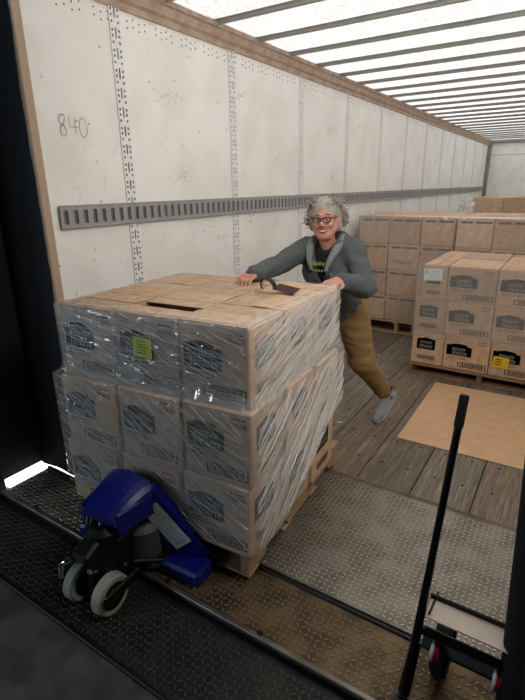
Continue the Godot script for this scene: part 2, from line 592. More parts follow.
func trailer() -> void:
	var zc := (ZR + ZF) / 2
	var zl := ZR - ZF
	# wooden floor of long boards
	var fl := structure("floor", box(XR - XL + 0.1, 0.1, zl, 0.002), M.cavity, Vector3((XL + XR) / 2, -0.072, zc))
	var k := 0
	var seams := [XL]
	for i in 9:
		var sx := -2.19 + 0.325 * i
		if sx > XL + 0.03 and sx < XR - 0.03:
			seams.append(sx)
	seams.append(XR)
	for i in seams.size() - 1:
		var x0: float = seams[i]
		var x1: float = seams[i + 1]
		var splits := [ZR, ZR - 4.6 - 1.3 * ((i * 7) % 5), ZF]
		for s in 2:
			var len: float = splits[s] - splits[s + 1]
			var b := part("floor_board", box(x1 - x0 - 0.006, 0.022, len - 0.006, 0.003), M["plank%d" % (k % 3)], fl, Vector3((x0 + x1) / 2, -0.011, (splits[s] + splits[s + 1]) / 2) - fl.position)
			b.position.y += 0.0006 * ((k * 5) % 3 - 1)
			k += 1
			# screw heads across the near boards
			if s == 0:
				var st := begin()
				var n := 0
				for q in 14:
					var z := -1.75 - 0.305 * q
					for sx in [0.25, 0.75]:
						add_lathe(st, at(Vector3(lerpf(x0, x1, sx) - (x0 + x1) / 2, 0.011, z - (splits[s] + splits[s + 1]) / 2)), [Vector2(0.009, 0.0), Vector2(0.008, 0.0012), Vector2(0.0, 0.0012)], 8)
						n += 1
				part("screw_heads", st.commit(), M.cavity_black, b).set_meta("kind", "stuff")
	# left wall: lining panels, slotted posts, slotted track
	var wl := structure("wall_left", box(0.05, YC + 0.1, zl, 0.002), M.galvanised, Vector3(XL - 0.05, (YC - 0.0) / 2, zc))
	var posts := []
	for i in 13:
		posts.append(-2.115 - 1.072 * i + 0.0)
	var edges := [ZR]
	edges.append_array(posts)
	edges.append(ZF)
	for i in edges.size() - 1:
		var len: float = edges[i] - edges[i + 1]
		if len < 0.05:
			continue
		part("lining_panel", box(0.024, YC, len - 0.004, 0.002), M.lining, wl, Vector3(XL - 0.012, YC / 2, (edges[i] + edges[i + 1]) / 2) - wl.position)
	var turn := Basis(Vector3.UP, PI / 2)
	var pxs := [0.0, 0.009, 0.021, 0.033, 0.043, 0.055, 0.067, 0.076]
	var pys := []
	var kinds := []
	var pitch := 0.0975
	var rows := 26
	for q in rows:
		var y := q * pitch
		for a in [[0.0, 0], [0.008, 1], [0.021, 3], [0.032, 4], [0.039, 5], [0.052, 4], [0.066, 5], [0.079, 4], [0.086, 3]]:
			pys.append(y + a[0])
			kinds.append(a[1])
	pys.append(rows * pitch)
	# kind: 1 or 5 = side holes, 4 = slot, 5 = slot and side holes
	var holes := func(i: int, j: int) -> bool:
		var kk: int = kinds[j]
		if i == 3:
			return kk == 4 or kk == 5
		if i == 1 or i == 5:
			return kk == 1 or kk == 5
		return false
	var post_mesh := grid_plate(pxs, pys, holes, 0.008)
	for i in posts.size():
		var z: float = posts[i]
		if z < ZF + 0.1:
			continue
		var p := part("slotted_post", post_mesh, M.post_white, wl, Vector3(XL + 0.009, 0.1, z + 0.038) - wl.position, turn)
		part("cavity_strip", box(0.072, rows * pitch - 0.01, 0.002, 0.0005), M.cavity_black, p, Vector3(0.038, rows * pitch / 2, -0.0075))
		part("end_cap", box(0.076, 0.06, 0.008, 0.001), M.post_white, p, Vector3(0.038, rows * pitch + 0.03, -0.004))
	var tp := 0.0625
	var x := -1.6
	while x > ZF + 0.2:
		var len: float = minf(3.06, x - ZF - 0.02)
		var n := int(len / tp)
		var xs := [0.0]
		for q in n:
			xs.append(q * tp + 0.018)
			xs.append(q * tp + 0.046)
		xs.append(n * tp + 0.004)
		var tr := part("logistics_track", grid_plate(xs, [0.0, 0.018, 0.09, 0.11], func(i: int, j: int) -> bool: return j == 1 and i % 2 == 1, 0.013), M.track_grey, wl, Vector3(XL + 0.024, 1.502, x) - wl.position, turn)
		part("track_back", box(n * tp - 0.004, 0.09, 0.002, 0.0004), M.galvanised, tr, Vector3(n * tp / 2, 0.055, -0.0135))
		var lip := begin()
		add_box(lip, at(Vector3(n * tp / 2, 0.112, -0.004)), Vector3(n * tp, 0.006, 0.012), 0.002)
		add_box(lip, at(Vector3(n * tp / 2, -0.002, -0.004)), Vector3(n * tp, 0.006, 0.012), 0.002)
		part("track_edge", lip.commit(), M.track_grey, tr)
		x -= n * tp + 0.004
	# rivets along the top of the lining
	var st := begin()
	var zz := ZR - 0.2
	var ri := 0
	while zz > -9.0:
		if ri % 5 < 4:
			for yy in [2.545, 2.58]:
				add_lathe(st, at(Vector3(XL, yy + 0.012 * (ri % 2), zz), Basis(Vector3.BACK, -PI / 2)), [Vector2(0.0055, 0.0), Vector2(0.0045, 0.002), Vector2(0.0, 0.0025)], 6)
		zz -= 0.045
		ri += 1
	part("rivets", st.commit(), M.galvanised, wl, -wl.position).set_meta("kind", "stuff")
	writing(wl)
	# right wall and bulkhead, roof rails
	structure("wall_right", box(0.07, YC + 0.1, zl, 0.002), M.lining, Vector3(XR + 0.035, YC / 2, zc))
	var wb := structure("wall_back", box(XR - XL + 0.2, YC + 0.1, 0.06, 0.002), M.galvanised, Vector3((XL + XR) / 2, YC / 2, ZF - 0.04))
	part("lining_panel", box(XR - XL, YC - 0.36, 0.02, 0.003), M.bulkhead, wb, Vector3((XL + XR) / 2, (YC - 0.36) / 2, ZF - 0.004) - wb.position)
	part("lining_panel", box(XR - XL, 0.35, 0.02, 0.003), M.bulkhead, wb, Vector3((XL + XR) / 2, YC - 0.175, ZF - 0.004) - wb.position)
	structure("trim_1", box(0.09, YC, 0.08, 0.01), M.bow, Vector3(XL + 0.045, YC / 2, ZF + 0.05))
	structure("trim_2", box(XR - XL, 0.07, 0.06, 0.01), M.bow, Vector3((XL + XR) / 2, YC - 0.03, ZF + 0.04))
	for sx in [0, 1]:
		var st2 := begin()
		var poly := PackedVector2Array([Vector2(0, -0.115), Vector2(0.012, -0.115), Vector2(0.02, -0.085), Vector2(0.034, -0.07), Vector2(0.05, -0.03), Vector2(0.062, -0.022), Vector2(0.07, 0.0), Vector2(0, 0.0)])
		if sx == 1:
			for q in poly.size():
				poly[q].x = -poly[q].x
		add_prism(st2, at(Vector3(0, 0, 0)), poly, zl)
		structure("trim_%d" % (3 + sx), st2.commit(), M.roof_rail, Vector3(XL if sx == 0 else XR, YC - 0.005, ZF))
	# roof: translucent sheet in panels over bows
	var ce := structure("ceiling", box(0.05, 0.04, zl, 0.004), M.bow, Vector3(XL + 0.0, YC + 0.02, zc))
	var zb := -1.97
	var bows := []
	while zb > ZF + 0.2:
		bows.append(zb)
		zb -= 0.499
	var prev := ZR + 0.02
	bows.append(ZF)
	for i in bows.size():
		var z: float = bows[i]
		var st3 := begin()
		# sheet sagging a little between its bows
		var w := XR - XL + 0.06
		var N := 6
		for u in N:
			var za: float = lerpf(prev, z, float(u) / N)
			var zb2: float = lerpf(prev, z, float(u + 1) / N)
			var ya := -0.006 * sin(PI * u / N)
			var yb := -0.006 * sin(PI * (u + 1) / N)
			quad(st3, Vector3(-w / 2, ya, za), Vector3(w / 2, ya, za), Vector3(w / 2, yb, zb2), Vector3(-w / 2, yb, zb2), Vector3.DOWN)
		part("roof_panel", st3.commit(), M.fibreglass, ce, Vector3((XL + XR) / 2, YC + 0.018, 0) - ce.position)
		if i < bows.size() - 1:
			var st4 := begin()
			add_prism(st4, at(Vector3(-w / 2 + 0.03, 0, 0), Basis(Vector3.UP, PI / 2).orthonormalized()), PackedVector2Array([Vector2(-0.02, 0), Vector2(-0.012, 0), Vector2(-0.009, -0.026), Vector2(0.009, -0.026), Vector2(0.012, 0), Vector2(0.02, 0), Vector2(0.02, 0.004), Vector2(-0.02, 0.004)]), w - 0.06)
			var bo := part("roof_bow", st4.commit(), M.bow, ce, Vector3((XL + XR) / 2, YC + 0.006, z) - ce.position)
			if i in [3, 4]:
				var st5 := begin()
				for q in 5:
					var xx := rng.randf_range(-0.5, 0.7)
					add_tube(st5, [Vector3(xx, 0.0, 0.02), Vector3(xx + 0.03, -0.008, 0.03), Vector3(xx + rng.randf_range(0.05, 0.12), 0.002, 0.024)], [0.002, 0.006, 0.002], 6, 0.5)
				part("tape_scraps", st5.commit(), M.bow, bo).set_meta("kind", "stuff")
		prev = z
	# steel rear frame of the trailer seen beside the curtain, and the outside skin of the roof edge
	structure("trim_5", box(0.075, YC + 0.1, 0.05, 0.006), M.rear_post, Vector3(XL - 0.02, YC / 2, ZR + 0.03))
	structure("trim_6", box(0.075, YC + 0.1, 0.05, 0.006), M.rear_post, Vector3(XR + 0.02, YC / 2, ZR + 0.03))


func ribbon(st: SurfaceTool, pts: Array, w: float) -> void:
	# flat pencil stroke in the xy plane facing +z
	for i in pts.size() - 1:
		var a: Vector2 = pts[i]
		var b: Vector2 = pts[i + 1]
		var d := (b - a).normalized()
		var n := Vector2(-d.y, d.x) * w / 2
		a -= d * w * 0.3
		b += d * w * 0.3
		quad(st, Vector3(a.x + n.x, a.y + n.y, 0), Vector3(b.x + n.x, b.y + n.y, 0), Vector3(b.x - n.x, b.y - n.y, 0), Vector3(a.x - n.x, a.y - n.y, 0), Vector3.BACK)


func arc(c: Vector2, rx: float, ry: float, a0: float, a1: float, n := 14) -> Array:
	var o := []
	for i in n + 1:
		var a := lerpf(a0, a1, float(i) / n)
		o.append(c + Vector2(cos(a) * rx, sin(a) * ry))
	return o


func writing(wl: Node3D) -> void:
	# 840 in pencil on the lining near the door
	var st := begin()
	var w := 0.0045
	ribbon(st, [Vector2(0.004, 0.078), Vector2(0.012, 0.098), Vector2(0.036, 0.104)], w * 1.5)
	ribbon(st, [Vector2(0.004, 0.078), Vector2(0.014, 0.063), Vector2(0.034, 0.052), Vector2(0.042, 0.03)], w)
	ribbon(st, [Vector2(0.036, 0.104), Vector2(0.042, 0.088), Vector2(0.032, 0.062), Vector2(0.014, 0.05), Vector2(0.008, 0.03)], w)
	ribbon(st, arc(Vector2(0.025, 0.028), 0.017, 0.026, 0.0, TAU), w)
	ribbon(st, [Vector2(0.068, 0.1), Vector2(0.066, 0.07), Vector2(0.07, 0.05), Vector2(0.115, 0.05)], w)
	ribbon(st, [Vector2(0.1, 0.094), Vector2(0.1, 0.02)], w)
	ribbon(st, arc(Vector2(0.15, 0.05), 0.024, 0.047, 0.4, TAU + 0.3, 20), w)
	part("pencil_number", st.commit(), M.pencil, wl, Vector3(XL + 0.0012, 1.955, -1.678) - wl.position, Basis(Vector3.UP, PI / 2))


# ------------------------------------------------------------------ dock room and yard
func dock() -> void:
	structure("floor", box(15.0, 0.2, 16.0, 0.002), M.concrete, Vector3(-4.4, -0.135, 7.19))
	structure("wall_front", box(9.4, 4.8, 0.25, 0.005), M.dark_wall, Vector3(-7.36, 2.16, -1.1))
	structure("wall_front", box(2.4, 4.8, 0.25, 0.005), M.dark_wall, Vector3(1.86, 2.16, -1.1))
	structure("wall_front", box(3.32, 1.9, 0.25, 0.005), M.dark_wall, Vector3(-1.0, 3.6, -1.1))
	structure("wall_left", box(0.2, 4.8, 16.4, 0.005), M.ware_wall, Vector3(-12.0, 2.16, 7.0))
	structure("wall_right", box(0.2, 4.8, 16.4, 0.005), M.ware_wall, Vector3(3.0, 2.16, 7.0))
	structure("wall_rear", box(15.2, 4.8, 0.2, 0.005), M.ware_wall, Vector3(-4.5, 2.16, 15.2))
	structure("ceiling", box(15.2, 0.2, 16.6, 0.005), M.ware_wall, Vector3(-4.5, 4.6, 7.0))
	structure("floor", box(60, 0.2, 40, 0.005), M.yard, Vector3(-10, -1.4, -21.3))
	# floor strip either side of the leveler, down to the pit
	structure("floor", box(9.3, 0.3, 0.44, 0.002), M.concrete, Vector3(-7.275, -0.185, -1.03))
	structure("floor", box(2.4, 0.3, 0.44, 0.002), M.concrete, Vector3(1.74, -0.185, -1.03))
	# shelter: side frames and hanging curtains of black vinyl
	var t := thing("dock_shelter", "black vinyl dock shelter curtain hanging beside the trailer door", "curtain", Vector3(XL - 0.3, 0, -1.5))
	var st := begin()
	var N := 40
	var prev := []
	for i in N + 1:
		var y := 0.012 + 2.57 * i / N
		# free edge: a little wavy, frayed near the top
		var x := XL - 0.004 + 0.012 * nz.get_noise_2d(y * 3.0, 1.5) + (0.02 * absf(nz.get_noise_2d(y * 20.0, 9.0)) if y > 2.2 else 0.0)
		var row := []
		for s in 9:
			var u := float(s) / 8
			row.append(Vector3(lerpf(x, -2.72, u), y, -1.5 + 0.012 * sin(u * 9.0 + y * 1.3) * u))
		if i > 0:
			for s in 8:
				for dz in [0.0, -0.006]:
					var d := Vector3(0, 0, dz)
					quad(st, prev[s] + d, prev[s + 1] + d, row[s + 1] + d, row[s] + d, Vector3.BACK if dz == 0.0 else Vector3.FORWARD)
			quad(st, prev[0], row[0], row[0] + Vector3(0, 0, -0.006), prev[0] + Vector3(0, 0, -0.006), Vector3.RIGHT)
		prev = row
	part("side_curtain", st.commit(), M.vinyl, t, -t.position)
	part("side_frame", box(0.06, 3.2, 0.6, 0.01), M.vinyl, t, Vector3(-2.71, 1.624, -1.25) - t.position)
	var t2 := thing("dock_shelter", "black vinyl header curtain closing the gap above the trailer", "curtain", Vector3(-1.0, 2.9, -1.5))
	part("head_curtain", box(3.32, 0.7, 0.02, 0.004), M.vinyl, t2, Vector3(-0.01, 0.04, 0))
	part("head_frame", box(3.32, 0.06, 0.3, 0.01), M.vinyl, t2, Vector3(-0.01, 0.36, 0.165))
	var t3 := thing("dock_shelter", "black vinyl curtain on the far right side of the door", "curtain", Vector3(0.5, 0, -1.5))
	part("side_curtain", box(0.4, 2.55, 0.02, 0.004), M.vinyl, t3, Vector3(-0.03, 1.3, 0))
	part("side_frame", box(0.06, 3.2, 0.6, 0.01), M.vinyl, t3, Vector3(0.22, 1.645, 0.25))


# ------------------------------------------------------------------ dock leveler
func lug_mesh() -> ArrayMesh:
	var st := begin()
	var n := 8
	var rim := []
	for i in n:
		var a := TAU * i / n
		rim.append(Vector3(cos(a) * 0.0122, 0, sin(a) * 0.0046))
	for i in n:
		var a: Vector3 = rim[i]
		var b: Vector3 = rim[(i + 1) % n]
		var a2 := a * 0.7 + Vector3(0, 0.003, 0)
		var b2 := b * 0.7 + Vector3(0, 0.003, 0)
		quad(st, a, b, b2, a2, (a + b) + Vector3(0, 0.005, 0))
		tri(st, a2, b2, Vector3(0, 0.0035, 0), Vector3.UP)
	return st.commit()


func tread(parent: Node3D, x0: float, x1: float, z0: float, z1: float, y: float, m: Material, lug: ArrayMesh) -> void:
	var mm := MultiMesh.new()
	mm.transform_format = MultiMesh.TRANSFORM_3D
	mm.mesh = lug
	var p := 0.0255
	var nx := int((x1 - x0) / p)
	var nzz := int(absf(z1 - z0) / p)
	mm.instance_count = nx * nzz
	var k := 0
	for i in nx:
		for j in nzz:
			var a := PI / 4 if (i + j) % 2 == 0 else -PI / 4
			mm.set_instance_transform(k, Transform3D(Basis(Vector3.UP, a), Vector3(x0 + (i + 0.5) * p, y, z0 - (j + 0.5) * p) - parent.position))
			k += 1
	var o := MultiMeshInstance3D.new()
	o.name = "tread_lugs"
	o.multimesh = mm
	o.material_override = m
	o.set_meta("kind", "stuff")
	parent.add_child(o, true)


func leveler() -> void:
	var lug := lug_mesh()
	var x0 := -2.62
	var x1 := 0.5
	var xc := (x0 + x1) / 2
	var w := x1 - x0
	var t := thing("dock_leveler", "steel tread plate dock leveler bridging the concrete dock and the trailer", "dock leveler", Vector3(xc, 0, -1.4))
	# rear strip, lower than the deck
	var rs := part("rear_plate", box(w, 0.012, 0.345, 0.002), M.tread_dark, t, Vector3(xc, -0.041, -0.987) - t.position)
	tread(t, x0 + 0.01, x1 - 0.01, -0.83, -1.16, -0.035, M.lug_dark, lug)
	part("rear_hinge", tube([Vector3(x0, -0.03, -0.812) - t.position, Vector3(x1, -0.03, -0.812) - t.position], [0.009], 8), M.black_steel, t)
	part("deck_plate", box(0.96, 0.012, 0.315, 0.002), M.tread, t, Vector3(x0 + 0.48, -0.006, -1.3275) - t.position)
	part("deck_plate", box(w - 0.964, 0.012, 0.315, 0.002), M.tread_rusty, t, Vector3(x1 - (w - 0.964) / 2, -0.006, -1.3275) - t.position)
	part("deck_riser", box(w, 0.05, 0.012, 0.002), M.black_steel, t, Vector3(xc, -0.026, -1.166) - t.position)
	part("deck_edge_bar", box(w, 0.012, 0.022, 0.004), M.tread, t, Vector3(xc, 0.002, -1.176) - t.position)
	tread(t, x0 + 0.01, x0 + 0.95, -1.195, -1.475, 0.0, M.lug, lug)
	tread(t, x0 + 0.97, x1 - 0.01, -1.195, -1.475, 0.0, M.lug_rusty, lug)
	part("hinge_tube", tube([Vector3(x0, 0.0, -1.487) - t.position, Vector3(x1, 0.0, -1.487) - t.position], [0.011], 10), M.black_steel, t)
	for k in 6:
		part("hinge_bolt", lathe([Vector2(0.013, 0), Vector2(0.013, 0.008), Vector2(0.009, 0.012), Vector2(0, 0.012)], 8), M.black_steel, t, Vector3(-2.3 + 0.5 * k, 0.006, -1.19) - t.position)
	part("lip_root", box(w, 0.012, 0.07, 0.002), M.tread, t, Vector3(xc, -0.006, -1.523) - t.position)
	# the lip lies on the trailer floor, its end ground to a slope
	var st := begin()
	add_prism(st, at(Vector3(x0 + 0.32, 0, 0) - t.position + Vector3(0, 0, 0), Basis(Vector3.UP, PI / 2)), PackedVector2Array([Vector2(1.497, 0.0), Vector2(1.497, 0.016), Vector2(2.36, 0.016), Vector2(2.41, 0.004), Vector2(2.41, 0.001), Vector2(1.51, 0.001)]), w - 0.55)
	part("lip_plate", st.commit(), M.tread, t)
	tread(t, x0 + 0.34, x1 - 0.26, -1.505, -2.36, 0.016, M.lug, lug)


# ------------------------------------------------------------------ cartons
func carton_print(w: float, h: float, style: int) -> Array:
	# flat black and pale print for one face, lower left corner at the origin, facing +z
	var key := "print %d %.3f %.3f" % [style, w, h]
	if cache.has(key):
		return cache[key]
	var ink := begin()
	var pale := begin()
	var soft := begin()
	var num := begin()
	var f := Vector3.BACK
	if style == 0:
		# dark block with an arched top, two lines of script, number, small lines, bar code
		var poly := PackedVector2Array([Vector2(0.06, 0.42), Vector2(0.62, 0.42), Vector2(0.62, 0.70), Vector2(0.52, 0.72), Vector2(0.5, 0.765), Vector2(0.34, 0.79), Vector2(0.18, 0.765), Vector2(0.16, 0.74), Vector2(0.06, 0.74)])
		for i in poly.size():
			poly[i] *= Vector2(w, h)
		add_prism(ink, Transform3D(), poly, 0.0)
		var shear := Basis(Vector3(1, 0, 0), Vector3(0.22, 1, 0), Vector3(0, 0, 1))
		pale.append_from(letters("Simply", 0.085 * h, true), 0, Transform3D(shear, Vector3(0.34 * w, 0.625 * h, 0.0006)))
		pale.append_from(letters("Hearts", 0.095 * h, true), 0, Transform3D(shear, Vector3(0.36 * w, 0.5 * h, 0.0006)))
		num.append_from(letters("76468", 0.068 * h), 0, at(Vector3(0.82 * w, 0.83 * h, 0)))
		for k in 4:
			quad(ink, Vector3((0.74 + 0.05 * k) * w, 0.9 * h, 0), Vector3((0.775 + 0.05 * k) * w, 0.9 * h, 0), Vector3((0.775 + 0.05 * k) * w, 0.925 * h, 0), Vector3((0.74 + 0.05 * k) * w, 0.925 * h, 0), f)
		for row in 2:
			var x := 0.1
			while x < 0.5:
				var e := x + 0.03 + 0.04 * fposmod(x * 37.0 + row, 1.0)
				quad(soft, Vector3(x * w, (0.36 - 0.045 * row) * h, 0), Vector3(e * w, (0.36 - 0.045 * row) * h, 0), Vector3(e * w, (0.378 - 0.045 * row) * h, 0), Vector3(x * w, (0.378 - 0.045 * row) * h, 0), f)
				x = e + 0.018
		for r4 in [[0.34, 0.08, 0.96, 0.098], [0.34, 0.222, 0.96, 0.24], [0.34, 0.08, 0.362, 0.24], [0.938, 0.08, 0.96, 0.24]]:
			quad(ink, Vector3(r4[0] * w, r4[1] * h, 0), Vector3(r4[2] * w, r4[1] * h, 0), Vector3(r4[2] * w, r4[3] * h, 0), Vector3(r4[0] * w, r4[3] * h, 0), f)
		var x2 := 0.4
		var k2 := 0
		while x2 < 0.9:
			var bw := 0.008 + 0.008 * ((k2 * 7) % 3)
			quad(ink, Vector3(x2 * w, 0.11 * h, 0), Vector3((x2 + bw) * w, 0.11 * h, 0), Vector3((x2 + bw) * w, 0.21 * h, 0), Vector3(x2 * w, 0.21 * h, 0), f)
			x2 += bw + 0.012
			k2 += 1
	elif style == 1:
		# block on the end of a carton and a bar code frame below
		var poly := PackedVector2Array([Vector2(0.16, 0.46), Vector2(0.74, 0.46), Vector2(0.74, 0.78), Vector2(0.62, 0.8), Vector2(0.45, 0.83), Vector2(0.28, 0.8), Vector2(0.16, 0.78)])
		for i in poly.size():
			poly[i] *= Vector2(w, h)
		add_prism(ink, Transform3D(), poly, 0.0)
		var shear := Basis(Vector3(1, 0, 0), Vector3(0.22, 1, 0), Vector3(0, 0, 1))
		pale.append_from(letters("Simply", 0.08 * h, true), 0, Transform3D(shear, Vector3(0.45 * w, 0.69 * h, 0.0006)))
		pale.append_from(letters("Hearts", 0.09 * h, true), 0, Transform3D(shear, Vector3(0.45 * w, 0.56 * h, 0.0006)))
		for k in 16:
			var x := 0.2 + k * 0.035
			quad(soft, Vector3(x * w, 0.14 * h, 0), Vector3((x + 0.022) * w, 0.14 * h, 0), Vector3((x + 0.022) * w, 0.27 * h, 0), Vector3(x * w, 0.27 * h, 0), f)
	else:
		# one line of small grey words along the top edge
		for word in [[0.1, 0.42], [0.5, 0.9]]:
			var x: float = word[0]
			var k := 0
			while x < word[1]:
				var e := x + 0.026 + 0.012 * (k % 3)
				quad(soft, Vector3(x * w, 0.84 * h, 0), Vector3(e * w, 0.84 * h, 0), Vector3(e * w, 0.92 * h, 0), Vector3(x * w, 0.92 * h, 0), f)
				x = e + 0.012
				k += 1
		quad(ink, Vector3(0.1 * w, 0.83 * h, -0.0001), Vector3(0.11 * w, 0.83 * h, -0.0001), Vector3(0.11 * w, 0.84 * h, -0.0001), Vector3(0.1 * w, 0.84 * h, -0.0001), f)
		quad(pale, Vector3(0.6 * w, 0.93 * h, 0), Vector3(0.62 * w, 0.93 * h, 0), Vector3(0.62 * w, 0.935 * h, 0), Vector3(0.6 * w, 0.935 * h, 0), f)
	var mesh := ArrayMesh.new()
	ink.commit(mesh)
	soft.commit(mesh)
	if style < 2:
		pale.commit(mesh)
	mesh.surface_set_material(0, M.ink)
	mesh.surface_set_material(1, M.ink_soft)
	if style < 2:
		mesh.surface_set_material(2, M.ink_pale)
	if style == 0:
		num.commit(mesh)
		mesh.surface_set_material(3, M.ink)
	cache[key] = [mesh]
	return cache[key]


func carton(label: String, w: float, h: float, d: float, pos: Vector3, turn: float, group: String, o := {}) -> Node3D:
	# pos: centre of the base; options: front / side print style, flaps, open, shade
	var t := thing("carton", label, "box", pos, turn, group)
	var shade: int = o.get("shade", rng.randi_range(0, 2))
	var m: Material = M["card%d" % shade]
	if o.get("open", false):
		var st := begin()
		add_box(st, at(Vector3(0, 0.006, 0)), Vector3(w, 0.012, d), 0.002)
		for s in [-1, 1]:
			add_box(st, at(Vector3(0, h / 2, s * (d / 2 - 0.004))), Vector3(w, h, 0.008), 0.002)
			add_box(st, at(Vector3(s * (w / 2 - 0.004), h / 2, 0)), Vector3(0.008, h, d - 0.012), 0.002)
		part("body", st.commit(), m, t)
	else:
		part("body", box(w, h, d, 0.006), m, t, Vector3(0, h / 2, 0))
	if o.has("front"):
		part("print", carton_print(w, h, o.front)[0], null, t, Vector3(-w / 2, 0, d / 2 + 0.0008)).set_meta("kind", "stuff")
	if o.has("side"):
		part("print", carton_print(d, h, o.side)[0], null, t, Vector3(w / 2 + 0.0008, 0, d / 2), Basis(Vector3.UP, PI / 2)).set_meta("kind", "stuff")
	if o.has("flaps"):
		var across: bool = o.flaps == "x"   # seam runs along x
		var split: float = o.get("split", 0.5)
		var gap: float = o.get("gap", 0.003)
		var lift: Array = o.get("lift", [rng.randf_range(0.4, 2.6), rng.randf_range(0.4, 2.6)])
		for s in 2:
			var run := (d if across else w)
			var deep: float = run * (split if s == 0 else 1.0 - split) - gap
			var a := deg_to_rad(lift[s])
			var st := begin()
			if across:
				add_box(st, at(Vector3(0, 0.003, deep / 2 * (-1 if s == 0 else 1))), Vector3(w - 0.004, 0.005, deep), 0.0015)
				var b := Basis(Vector3.RIGHT, a if s == 0 else -a)
				part("flap", st.commit(), M["card%d" % ((shade + s + 1) % 3)], t, Vector3(0, h, d / 2 * (1 if s == 0 else -1)), b)
			else:
				add_box(st, at(Vector3(deep / 2 * (1 if s == 0 else -1), 0.003, 0)), Vector3(deep, 0.005, d - 0.004), 0.0015)
				var b := Basis(Vector3.BACK, a if s == 0 else -a)
				part("flap", st.commit(), M["card%d" % ((shade + s + 1) % 3)], t, Vector3(w / 2 * (-1 if s == 0 else 1), h, 0), b)
	return t


func pallet(label: String, pos: Vector3, turn: float, w: float, d: float, h: float, m: Material) -> Node3D:
	# stringers run along x (the w side shows openings towards +z) : boards along x on top, stringers along z
	var t := thing("wooden_pallet", label, "pallet", pos, turn, "")
	for i in 3:
		var x: float = [-w / 2 + 0.022, 0.0, w / 2 - 0.022][i]
		var st := begin()
		var y0 := 0.017
		var y1 := h - 0.018
		# notched stringer, profile in the zy plane
		var prof := PackedVector2Array([Vector2(-d / 2, y0), Vector2(-d * 0.36, y0), Vector2(-d * 0.34, y0 + 0.04), Vector2(-d * 0.16, y0 + 0.04), Vector2(-d * 0.14, y0), Vector2(d * 0.14, y0), Vector2(d * 0.16, y0 + 0.04), Vector2(d * 0.34, y0 + 0.04), Vector2(d * 0.36, y0), Vector2(d / 2, y0), Vector2(d / 2, y1), Vector2(-d / 2, y1)])
		add_prism(st, at(Vector3(x - 0.02, 0, 0), Basis(Vector3.UP, PI / 2)), prof, 0.04)
		part("stringer", st.commit(), m, t)
	for i in 7:
		var z := lerpf(-d / 2 + 0.05, d / 2 - 0.05, i / 6.0)
		part("deck_board", box(w + rng.randf_range(-0.008, 0.008), 0.018, 0.1 if i in [0, 6] else 0.09, 0.003), m, t, Vector3(0, h - 0.009, z), Basis(Vector3.UP, rng.randf_range(-0.006, 0.006)))
	for i in 4:
		var z := lerpf(-d / 2 + 0.05, d / 2 - 0.05, i / 3.0)
		part("bottom_board", box(w, 0.017, 0.09, 0.003), m, t, Vector3(0, 0.0085, z))
	return t


